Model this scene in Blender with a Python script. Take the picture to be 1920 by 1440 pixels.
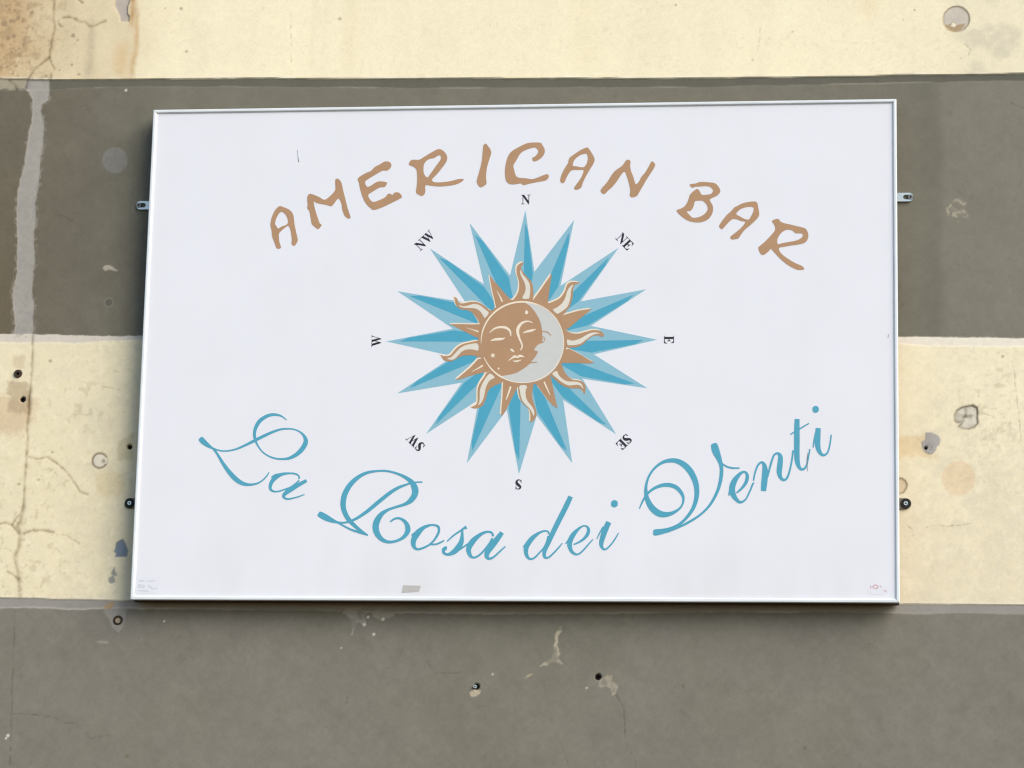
import bpy, math
import numpy as np
from mathutils import Vector, Matrix
from mathutils.geometry import tessellate_polygon

for o in list(bpy.data.objects):
    bpy.data.objects.remove(o, do_unlink=True)
scene = bpy.context.scene
COL = scene.collection
SIGN_Z = 2.85            # height of the sign's centre above the street, metres

# ------------------------------------------------------------------ camera
CAM_LOC = (0.69246, -5.86123, -1.33769)
CAM_AXES = [(0.993229, 0.112892, 0.027412), (-0.002742, -0.213115, 0.977023), (0.11614, -0.970483, -0.211362)]
LENS = 107.089

cam = bpy.data.cameras.new("camera")
cam.sensor_width = 36.0
cam.sensor_fit = 'HORIZONTAL'
cam.lens = LENS
cam.clip_end = 100.0
cam_ob = bpy.data.objects.new("camera", cam)
COL.objects.link(cam_ob)
ax = Matrix((CAM_AXES[0], CAM_AXES[1], CAM_AXES[2])).transposed()
cam_ob.matrix_world = Matrix.Translation(Vector(CAM_LOC) + Vector((0, 0, SIGN_Z))) @ ax.to_4x4()
scene.camera = cam_ob

# ------------------------------------------------------------------ light: bright overcast street, brighter towards upper right
SUN_ELEV, SUN_AZ = math.radians(35), math.radians(52)    # azimuth measured from the wall's outward normal towards +x
sd = Vector((math.cos(SUN_ELEV) * math.sin(SUN_AZ), -math.cos(SUN_ELEV) * math.cos(SUN_AZ), math.sin(SUN_ELEV)))
world = bpy.data.worlds.new("World")
scene.world = world
world.use_nodes = True
wn = world.node_tree.nodes
wl_ = world.node_tree.links
sky = wn.new("ShaderNodeTexSky")
sky.sky_type = 'NISHITA'
sky.sun_disc = False
sky.sun_elevation = SUN_ELEV
sky.sun_rotation = math.atan2(sd.x, sd.y)
sky.air_density = 1.0
sky.dust_density = 1.0
sky.ozone_density = 1.0
wl_.new(sky.outputs[0], wn["Background"].inputs[0])
wn["Background"].inputs[1].default_value = 0.085
sun = bpy.data.lights.new("sun", 'SUN')
sun.energy = 1.5
sun.angle = math.radians(48)
sun.color = (1.0, 0.95, 0.89)
sun_ob = bpy.data.objects.new("sun", sun)
COL.objects.link(sun_ob)
sun_ob.rotation_euler = (-sd).to_track_quat('-Z', 'Y').to_euler()
sun_ob.location = (2, -4, 7)
vs = scene.view_settings
vs.view_transform = 'Standard'
vs.look = 'None'
vs.exposure = 1.16
vs.gamma = 1.0
vs.use_curve_mapping = False
scene.render.engine = 'CYCLES'
scene.cycles.pixel_filter_type = 'BLACKMAN_HARRIS'
scene.cycles.filter_width = 1.25

# ------------------------------------------------------------------ measured outlines, millimetres from the sign's centre
BRUSH_LETTERS = [[[(-481.8,297),(-472.2,294.1),(-461.8,289.3),(-455.2,282.3),(-452.2,274.2),(-449.8,258),(-446.6,244.1),(-442.4,228),(-443.5,221.1),(-448.2,214.2),(-453.5,216.1),(-454.7,220),(-454.6,228.1),(-457.4,244.2),(-462.1,
 255.4),(-467.3,253.1),(-475,246.7),(-480.8,239.9),(-480.7,231.8),(-479.2,221.4),(-475.7,211),(-480.3,208.1),(-485.4,210.4),(-489.9,221.5),(-494.9,234.2),(-496.4,245.8),(-499.1,256.2),(-498.4,267.8),(-494.4,281.6),(-489.1,290.8)],
 [(-477.1,284.9),(-472.9,282.5),(-467.7,276.7),(-464.4,268.6),(-463.7,261.6),(-468.5,257.1),(-477.5,253.7),(-483,250.3),(-486.6,254.9),(-489.7,260.3),(-488.7,267.7),(-485.1,276.9),(-481.5,282.6)]],[[(-420.6,322),(-413,320),
 (-401.5,314.8),(-392.3,309.4),(-385.6,311.6),(-376.8,319.6),(-369.7,328.8),(-369.7,338.1),(-370.3,349.7),(-366.6,353.1),(-360.8,349.6),(-356.8,342.6),(-353.4,328.6),(-348.2,310),(-343.1,291.5),(-336.9,274.1),(-337.3,270.2),
 (-340.8,269.3),(-347,273.1),(-351.1,280),(-354.3,289.3),(-356.3,300.9),(-361.8,311.1),(-366.3,307.9),(-371.6,299.9),(-377.1,295.3),(-385.1,297.7),(-396.5,300.2),(-406.8,302.6),(-412.1,305.7),(-411.1,296.9),(-407.2,283),(-402.2,
 269.1),(-398.5,259.8),(-394.6,257),(-397.6,251.7),(-401.5,248.3),(-406.1,250.6),(-414.3,258.1),(-416.8,266.9),(-420.9,285.4),(-425.2,291.3),(-424.8,299.3),(-426.3,310.9),(-424.8,319)]],[[(-324.7,350.3),(-321.5,356),(-308.2,364),
 (-298.1,368.5),(-290.5,376.5),(-281.6,381),(-271.6,387.2),(-262.6,387.1),(-257.9,383.1),(-257.1,377.3),(-261,371),(-267.2,368.1),(-273.3,368.6),(-281.1,364.8),(-292.2,358),(-303.2,351.2),(-308.8,346.6),(-308.6,340.8),(-303.9,
 335),(-296.1,338.3),(-288.3,343.6),(-280.5,346.3),(-271.5,345.5),(-264.7,343.3),(-266.3,338),(-270,333.9),(-277.9,333.5),(-286.8,329),(-295.6,323.3),(-301.6,318.7),(-300.9,313),(-295.1,305.3),(-289.4,303.6),(-277.1,308.1),
 (-267.2,313.3),(-262.8,319.4),(-258.4,320.6),(-252.6,317.7),(-249.4,322.3),(-241.5,322.7),(-236.9,319.6),(-233.4,312.9),(-238.9,308.8),(-252.2,302),(-265.5,295.2),(-278.8,289.6),(-290,286.7),(-296.9,290.5),(-307.4,301.5),(-314.6,
 316.6),(-319.6,332.8),(-322.2,344.5)]],[[(-221.8,380.3),(-217.5,389.5),(-209.7,390.6),(-200.6,390.4),(-189.6,397.2),(-176.3,405.2),(-162.9,412),(-153.9,409.5),(-146.5,401.3),(-144,392),(-146.5,383.9),(-154.1,372.5),(-163.8,
 359.9),(-173.7,348.4),(-167.9,343),(-152.2,343.1),(-136.5,345),(-120.9,348.9),(-109.7,348.8),(-114,343.1),(-125.1,337.9),(-140.8,334.9),(-158.7,333.9),(-174.4,335.3),(-186.2,337),(-186.8,326.6),(-187.5,319.7),(-193,314.7),
 (-199.8,317.1),(-205.5,321.8),(-204.7,333.8),(-204,347.6),(-204.9,363.8),(-206.9,370.8),(-212.6,376)],[(-183.9,353.2),(-190.4,361.3),(-191.6,370.6),(-190.9,379.9),(-187,386.8),(-180.4,391.3),(-170.3,393.5),(-162.6,398.5),(-158.1,
 398),(-157.4,391),(-162.2,383),(-170.9,370.4),(-178.4,358.9)]],[[(-67.7,422.3),(-63.6,418.7),(-57.8,410.6),(-55.4,402.4),(-58.5,390.9),(-62.6,375.9),(-64.5,362.1),(-64.7,350.5),(-63.6,340.1),(-66.2,335.6),(-73.9,331.1),(-78.9,
 333.4),(-83.6,342.7),(-81.2,355.4),(-77.1,371.5),(-74.1,387.6),(-72.9,406.1),(-71.8,417.7)]],[[(11.4,420),(22.6,422.9),(42.7,422.6),(47.3,417.2),(51.9,409.1),(51.6,399.8),(45.5,390.7),(36.7,385),(29.6,384),(27.2,390.9),(33.2,
 394.3),(38.2,401.2),(38.5,406.9),(34,411.6),(28.4,412.2),(16.1,408.4),(7.3,403.9),(1.8,398.2),(-3.6,387.9),(-10,376.4),(-8.3,366),(-4.7,354.4),(1.7,350.4),(15.1,349.1),(28.5,347.1),(41.8,351.5),(57.3,357.1),(61.4,352),(56.4,
 344.4),(42,341.2),(24.2,337.9),(10.9,334.6),(5.3,338.2),(-7,336.5),(-17.1,337.3),(-23.9,343.1),(-26.8,354.7),(-27.1,368.5),(-24.7,384.7),(-20.5,397.3),(-12.9,406.5),(0.4,414.4)]],[[(136.5,411.4),(141.1,407.9),(147.9,397.4),
 (152.5,387),(150.4,377.8),(143.9,366.4),(136.3,352.7),(129.9,338.9),(126.7,328.7),(117.9,323.7),(112.3,326.5),(115.5,333.4),(124.2,345.9),(128.5,355.1),(130.6,364.2),(121.7,364.8),(108.4,364.5),(102.9,360),(97.5,350.8),(93.2,
 340.5),(88.8,337.6),(84.3,341.8),(85.2,351),(90.6,364.7),(99.2,379.6),(101.3,388.8),(110.1,396.7),(125.5,406.9)],[(133.4,398.3),(137.2,396.4),(138.7,387.1),(136.6,378),(131.6,371.1),(123.8,370.8),(114.9,372.9),(109.3,373.7),
 (110.3,381.8),(114.6,388.6),(123.4,395.4)]],[[(215.8,384.3),(220.2,384.5),(224.2,381.4),(223.7,372.2),(225.6,360.7),(229.5,351.5),(232.9,340),(235.6,334.2),(241.8,339.9),(246.1,349),(253.7,358.1),(260.2,369.5),(264.6,378.6),
 (267.9,380.9),(273.4,375),(271.3,367),(263.7,354.5),(256.1,342),(248.5,328.3),(241,314.7),(237.7,309.7),(228.9,306.8),(223.3,310.3),(224.3,318.3),(223.1,328.6),(219.6,342.4),(215,356.3),(211.7,359.8),(206.2,354.1),(197.5,340.4),
 (188.8,329.1),(180,321.1),(173.9,314.8),(169.1,315.1),(165.2,320.6),(167.8,327),(177.6,338.4),(187.3,354.3),(195,363.4),(204.9,370.2),(210.3,375.9)]],[[(342.5,330.4),(344.2,333.1),(353,333.9),(361.8,336.9),(374.1,336.8),(391.7,
 334.4),(398.8,327.9),(402.7,320.6),(402.4,315.1),(397.2,308.8),(388.4,304.3),(382.3,300.7),(385,294.3),(388.5,287),(388.9,277.9),(386,268.8),(379.9,260.7),(371.2,255.9),(360.7,253.8),(348.4,255),(337.8,258.8),(325.4,267.6),
 (317.4,276.8),(317.9,280.5),(322.6,281.9),(330.5,285.8),(336.6,293),(340.1,302.1),(342.7,310.3),(347.9,316.6),(356.6,322.9),(360.2,321.1),(363.7,315.5),(366.4,310.9),(374.3,310.5),(384.9,312.5),(388,317.1),(388.3,320.7),(383,
 326.3),(379.5,327.6),(370.7,328.2),(360.1,327.5),(354,327.5),(350.5,325.7),(346,326.2)],[(353.3,297.4),(360.3,298.6),(367.4,298.2),(374.4,292.6),(378,285.3),(377.7,278.9),(372.8,271.7),(364.1,266.3),(353.6,263.7),(347.4,264.7),
 (341.2,271.1),(337.7,275.1),(338.5,277.5),(343.8,277.4),(349,283.8),(351.6,291.9)]],[[(435.9,286.4),(444.6,291.4),(455.1,294.4),(465.6,295.8),(472.7,295.5),(476.2,292.4),(477.9,284.2),(480.1,271.4),(478.9,265.1),(472.8,257),
 (462.3,247.1),(451.9,238.1),(444.9,229.1),(439.7,221),(434.5,219.3),(426.6,218.4),(423.1,222.1),(424.8,225.7),(432.7,232),(443.1,240.9),(450.1,249),(452.2,254.4),(444.8,255.8),(436,259.5),(429,260.1),(423.8,257.5),(416.8,250.3),
 (409.9,242.2),(406.4,239.5),(402,243.2),(401.4,247.7),(406.3,255.8),(415,267.6),(424.6,276.6),(430.7,283.8)],[(454.3,284.1),(463.9,284.7),(469.2,281.5),(467.5,273.4),(463.1,264.3),(459.7,259.3),(455.3,259),(448.3,261.8),(441.3,
 266),(435.1,269.7),(437.7,275.5),(444.7,280.9)]],[[(505.1,254.8),(508.6,257.8),(515.6,260.1),(519.1,258.3),(522.6,253.7),(530.4,250.5),(540.9,248.1),(554.8,244.3),(568.8,240.5),(574,235.1),(576.6,226),(574.9,217),(568.8,210.3),
 (556.6,206.8),(540.9,204.7),(528.8,202.4),(519.7,200.7),(520.1,194),(527,185.8),(539.2,176.7),(553.1,168.5),(563.6,163.9),(568.4,157.9),(565.3,155.4),(554.9,155.8),(544.5,160.4),(532.3,168.6),(520.1,179.6),(509.6,191.4),(503,
 198.7),(499.2,194.2),(490.5,187.1),(486.1,186.6),(482.1,189.9),(478.2,200.4),(481.7,205.2),(492.1,214.2),(504.3,227.6),(510.9,236.6),(510.4,245.7)],[(516.6,208.5),(515.7,216.6),(517.4,222.1),(522.6,230.1),(530.5,236),(539.2,
 237.2),(546.1,234.8),(551.4,229.9),(560.1,229.8),(565.3,227.9),(565.3,224.3),(561.8,219.8),(553.1,215.4),(537.5,212.3),(525.3,210.2)]]]
SCRIPT_LETTERS = [[[(-451.4,-142.2,1.7),(-463.5,-133.7,3.6),(-478.6,-131.2,5.8),(-491.9,-134.5,7),(-505,-143.7,8),(-512.1,-155.5,7.5),(-515,-167.3,6.3),(-513.7,-179,5.6),(-509,-190.8,3.6),(-499.3,-204.3,3),(-487.2,-213.5,3),(-472,
 -219.4,3.6),(-456.9,-220.8,4),(-441.9,-218.6,6.3),(-427.2,-210.2,8.6),(-416,-197.7,9.9),(-411.4,-186,9.1),(-414.2,-175.9,6),(-422.1,-167.5,3.6),(-434,-161.6,3),(-447.4,-159.9,3.3),(-462.4,-161,4.3),(-479,-166.5,5.3),(-497.1,
 -174.9,6.3),(-513.5,-183.2,6.3),(-530,-191.6,5),(-546.4,-199.1,4.3),(-561.4,-203.3,3.3),(-576.4,-204.5,3),(-588.3,-202.4,3.3),(-598.5,-198.7,4.3),(-608.8,-192.3,8.3),(-617.6,-185.2,10.9),(-622.5,-180.2,10.3),(-624.6,-178,6.6)],
 [(-597.1,-199.1,4.3),(-587.9,-210.8,4.6),(-577.1,-227.6,6.3),(-564.7,-244.4,8.3),(-552.4,-257.8,9.6),(-540.4,-267,8.6),(-528.5,-271.5,6.6),(-516.7,-272,4.6),(-505.2,-269.5,3.6),(-495.4,-263.7,3),(-488.1,-256.2,3),(-482.6,-247.5,
 2)]],[[(-422.1,-261.2,3),(-423.1,-254.6,3.3),(-430.8,-250.4,3.6),(-442.5,-249.5,4),(-455.8,-251.2,6.3),(-467.3,-256.2,9.1),(-475.3,-264.5,8.3),(-479.1,-274.6,6.6),(-478,-282.1,5.3),(-471.1,-285.9,3.6),(-461.2,-285.4,3.3),(-451.3,
 -282.1,3.3),(-439.8,-277.9,3.3),(-430,-271.2,3.3),(-422,-263.7,3.3)],[(-407,-263.9,6.6),(-423.3,-272.9,8.3),(-438,-282.1,9.3),(-448.5,-289.6,8.3),(-451.6,-295.4,6),(-448.1,-299.6,4.3),(-440.6,-300.7,3.6),(-427.4,-297.9,3),
 (-417.5,-294.6,2.7),(-410.2,-291.7,2)],[(-478.1,-257.5,1.7),(-470.7,-253.7,5),(-464,-252.9,6.6)]],[[(-381.2,-329.5,8),(-378.3,-331.2,11.5),(-368.1,-336.7,12.4),(-356.9,-342.3,10.2),(-343.5,-347.1,4.9),(-330.2,-348,4),(-317.1,
 -344.9,4.9),(-304,-338.9,5.7),(-284.6,-325.6,7.1),(-263.1,-307.3,8),(-241.6,-289.6,7.5),(-224.3,-278.5,6.2),(-209.1,-272.5,4.4),(-196,-268.1,3.5),(-176.6,-267,2.7)],[(-343.5,-347.1,3.1),(-330,-354.4,3.5),(-314.3,-362.1,4),
 (-298.7,-366.9,4.9),(-281.4,-373,2.7)],[(-282.1,-372.6,3.1),(-296.7,-363.2,5.7),(-310.2,-352.1,7.5),(-321.6,-340,8.8),(-329.9,-324.6,9.7),(-332.6,-309.1,10.6),(-329.8,-291.4,11),(-320.5,-273.6,10.2),(-306.6,-259.2,8.4),(-289.2,
 -249.2,6.2),(-269.4,-245.2,4.4),(-249.5,-244.8,4),(-229.6,-249.3,4.4),(-211.7,-257,6.2),(-198.2,-267,9.3),(-191.3,-279.2,12.8),(-190.9,-291.4,12.4),(-198.3,-303.5,10.6),(-210.2,-311.2,6.6),(-227.6,-316.8,4.9),(-242.9,-322.3,5.7),
 (-255.8,-331.1,9.3),(-264.2,-344.4,12.4),(-266.5,-357.6,12.4),(-262.3,-370.8,11),(-252.1,-381.8,8),(-238.8,-386.2,5.7),(-223.5,-383.5,5.3),(-210.5,-376.2,7.1),(-203.2,-365.2,9.7),(-203.4,-355.3,9.3),(-209.2,-345.4,6.6),(-219.3,
 -339.3,4.4),(-229.1,-339.9,4),(-237.8,-346.1,3.1)]],[[(-158.6,-352.4,4.4),(-171.6,-357.5,7.5),(-183.3,-368.5,12.1),(-190.6,-381.7,11),(-190.3,-393.8,8),(-183.6,-400.3,4.9),(-172.7,-398.1,4.4),(-159.7,-391.5,4),(-149.1,-380.5,
 4.4),(-141.8,-366.2,4.9),(-143.1,-355.7,4.9),(-152,-352.4,4),(-159.6,-352.6,4)],[(-158.6,-390.8,3.5),(-146.6,-390.4,3.5),(-138,-387.1,3.5),(-130.4,-382.7,2.7)],[(-195.3,-372.9,2.2),(-188.8,-368.9,5.3),(-183.4,-366.3,8)]],
 [[(-124.9,-384.9,2.7),(-112.1,-372.8,3.5),(-99.2,-364,4),(-90.6,-357.8,5.3),(-88,-356.9,7.5),(-87.1,-356.5,4.4)],[(-95.3,-361.8,3.5),(-95.6,-374.9,6.2),(-96.9,-385.9,9.7),(-102.7,-396.9,11.5),(-111.3,-405.6,10.2),(-122.1,-410.5,
 5.7),(-129.8,-407.9,5.3),(-131.5,-401.3,6.6),(-127.2,-398.2,8),(-124.6,-398,4.4)],[(-104.7,-404.5,3.1),(-94,-396.9,3.5),(-83.3,-389.2,3.1)]],[[(-34.5,-374.8,4),(-38,-367.2,4.4),(-48.9,-366.1,4.9),(-61.8,-372.7,7.5),(-74.7,-384.8,
 11.5),(-82,-399,10.2),(-79.5,-411,7.5),(-72.8,-416.5,4.4),(-63.1,-413.2,4),(-52.4,-403.3,4),(-41.8,-389.1,4),(-35.6,-378.1,4)],[(-17.3,-366.9,8.8),(-26.8,-380.3,11),(-37.4,-394.5,11.9),(-44.8,-405.5,10.6),(-46.1,-414.2,8),(-41.2,
 -418.6,5.3),(-32.6,-415.3,4),(-21.9,-405.4,3.5),(-10.2,-394.5,2.7)]],[[(74.5,-370.7,3.1),(72.8,-365.4,3.4),(66,-363.9,3.7),(55.4,-367.7,5.3),(41.9,-378.4,9.3),(32.3,-392.2,10.2),(30.2,-402.9,8.7),(32.7,-413.6,6.5),(38.9,-419,
 4.3),(47.2,-416.6,3.7),(56.1,-407.5,3.4),(65.1,-396.7,3.4),(70.9,-384.5,3.4),(73,-373.8,3.4)],[(115.7,-295.8,9.3),(107.7,-314,10.2),(95.9,-338.5,10.2),(84.2,-363.1,9.9),(74,-386,9.3),(67.4,-401.3,8),(66.1,-411.3,6.5),(69.2,
 -416.6,4.6),(76,-415,3.7),(85,-406.6,3.4),(93.9,-396.7,3.1),(101,-387.8,2.2)],[(24.3,-396.1,1.5),(30,-389.9,4.6),(35.2,-385.3,7.7)]],[[(122.6,-390.5,2.8),(131.6,-386.7,3.7),(142.1,-379.8,5.3),(149.6,-370.6,6.8),(151.7,-361.4,
 6.2),(148.6,-355.3,4),(141.7,-353.8,3.1),(132.7,-359.2,5.3),(122.3,-370.7,9.3),(115.7,-384.4,10.2),(115.9,-395.1,8.7),(119.8,-404.3,6.5),(127.5,-409.6,4.3),(135,-408,3.4),(143.9,-399.6,3.4),(152.9,-388.9,3.1),(160.6,-380.1,2.2)],
 [(106.7,-389.3,1.5),(111.9,-383.7,4),(117.1,-379.1,6.8)]],[[(190.9,-346.1,10.5),(184.3,-361.4,11.1),(179.2,-376.7,10.2),(176.8,-388.9,8.3),(178.7,-396.5,5.6),(183.3,-400,4),(189.3,-397.3,3.4),(198.2,-387.3,3.1),(205.6,-375.9,
 2.8),(210.1,-367.5,1.9)],[(168.2,-379.4,1.9),(173.7,-367.5,2.8),(180.4,-355.3,3.1)],[(201.2,-302.9,3.1),(201.2,-305.5,11.1),(201.3,-310.1,13.3),(201.3,-314.7,11.1),(201.4,-317.3,3.1)]],[[(249.9,-320.2,2.2),(257.2,-303.2,4),
 (266.8,-288.9,4.9),(279.6,-279.1,5.7),(294.7,-273.6,7.5),(309.8,-273.6,8.4),(322.8,-279.1,8),(332.6,-291.1,6.6),(335.3,-303.2,4.4),(330.7,-316.3,4),(318.9,-326.1,6.2),(303.9,-331.1,9.7),(288.8,-329.4,12.8),(274.7,-318.5,12.4),
 (265.9,-303.2,9.7),(262.4,-287.8,7.1),(263.3,-270.3,4.9),(269.6,-252.7,4.4),(281.4,-237.4,4.9),(296.4,-227.5,6.6),(313.7,-224.6,8.8),(328.8,-228.6,10.6),(344.1,-240.7,12.1),(355,-258.3,11.5),(360.5,-276.9,10.2),(360.7,-296.6,
 8.8),(355.4,-316.3,7.5),(344.8,-333.7,6.2),(329.9,-349,5.7),(312.8,-358.8,7.5),(295.6,-364.3,10.6),(281.6,-366.5,12.4),(277.3,-366.7,8)],[(302.1,-366,4.4),(325.7,-356.6,4.4),(347.1,-345.7,4.9),(368.4,-331.5,4.4),(385.5,-314.1,
 4.9),(398.3,-292.2,5.7),(405.7,-270.4,6.6),(408.8,-248.5,7.1),(407.6,-233.1,7.5),(403.2,-219.9,10.6),(397.7,-206.7,14.6),(394.4,-194.6,12.8),(393.3,-190.9,8)],[(409.7,-230.9,3.1),(419.5,-237.1,3.5),(430.2,-239.7,3.5),(443.6,
 -239.7,2.7)]],[[(438,-288.9,3.1),(447.6,-280.2,4.9),(456.1,-268.2,6.6),(458.7,-255.1,6.6),(453.9,-247.4,4.4),(445.3,-250.7,6.2),(434.6,-263.8,10.6),(429.4,-279.1,11.9),(431.6,-292.2,10.6),(438.1,-302,7.5),(445.6,-307.1,5.3),
 (455.2,-302,3.5),(462.7,-287.9,3.5),(468,-274.7,3.5),(471.2,-268.2,3.1)],[(423,-294,2.2),(425.1,-285.7,4.4),(429.3,-276.9,8)]],[[(470.7,-264.9,3.1),(473.2,-250.7,3.5),(478.6,-235.4,4),(486.1,-228.4,4.4),(491.4,-234.3,8),(493,
 -248.5,11.5),(491.5,-268.2,11.9),(489.9,-285.2,10.2)],[(497.9,-257.3,3.1),(503.2,-235.4,4),(509.6,-215.7,4),(517.1,-210.9,4.9),(522.5,-217.9,8.8),(521.5,-235.4,10.6),(520.4,-248.5,9.7),(523.7,-259.5,6.6),(530.1,-263.4,4.9),
 (536.5,-257.3,4),(541.8,-239.8,3.5),(545,-222.3,3.5),(547.2,-204.8,3.5)]],[[(554.6,-142.8,9.3),(554.2,-160.9,10.6),(554.2,-187.3,11),(554.2,-209.2,10.6),(555.1,-226.7,9.7),(559,-238.7,6.6),(564.3,-242.5,5.3),(570.7,-238.8,4),
 (575,-226.7,3.1),(579.3,-202.7,2.7)],[(541.8,-173.6,2.7),(558.9,-163.1,3.1),(577.8,-151.7,2.7)]],[[(595.4,-161,9.7),(594.3,-178.6,11),(594.3,-193.9,10.6),(597.5,-207.1,8),(605,-214.7,5.3),(613.5,-209.3,3.5),(617.8,-194,3.1),
 (620.6,-174.2,2.7)],[(585.7,-199.4,2.7),(587.9,-182.9,3.1),(592.2,-165.4,3.5)],[(590.5,-117,3.1),(590.5,-119.6,10.2),(590.5,-124,12.4),(590.5,-128.4,10.2),(590.5,-131.1,3.1)]]]
STAR = [[[(15.7,283.1),(36,156.1),(13.9,13.8),(-12.3,149.1)]],[[(113.4,261.7),(88.6,127.1),(13.9,13.8),(36,156.1)]],[[(203.3,204.5),(129.3,95.3),(13.9,13.8),(88.6,127.1)]],[[(258.4,118.8),(150.1,45.4),(13.9,13.8),(129.3,95.3)]],
 [[(281,16.6),(157,-12.2),(13.9,13.8),(150.1,45.4)]],[[(263,-80.8),(134.9,-61),(13.9,13.8),(157,-12.2)]],[[(202.9,-172.6),(97.8,-103.5),(13.9,13.8),(134.9,-61)]],[[(117.7,-229.9),(46.3,-134.5),(13.9,13.8),(97.8,-103.5)]],[[(13.4,
 -251.5),(-13,-123.1),(13.9,13.8),(46.3,-134.5)]],[[(-89.7,-229.6),(-68.8,-102),(13.9,13.8),(-13,-123.1)]],[[(-172.1,-171.1),(-103.5,-68),(13.9,13.8),(-68.8,-102)]],[[(-231.9,-89.3),(-121.8,-14.6),(13.9,13.8),(-103.5,-68)]],
 [[(-256.6,16.3),(-123.8,41.7),(13.9,13.8),(-121.8,-14.6)]],[[(-237.5,118.8),(-100,94.8),(13.9,13.8),(-123.8,41.7)]],[[(-174.4,206.3),(-64.1,131.6),(13.9,13.8),(-100,94.8)]],[[(-95.7,257.9),(-12.3,149.1),(13.9,13.8),(-64.1,
 131.6)]]]
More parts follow.
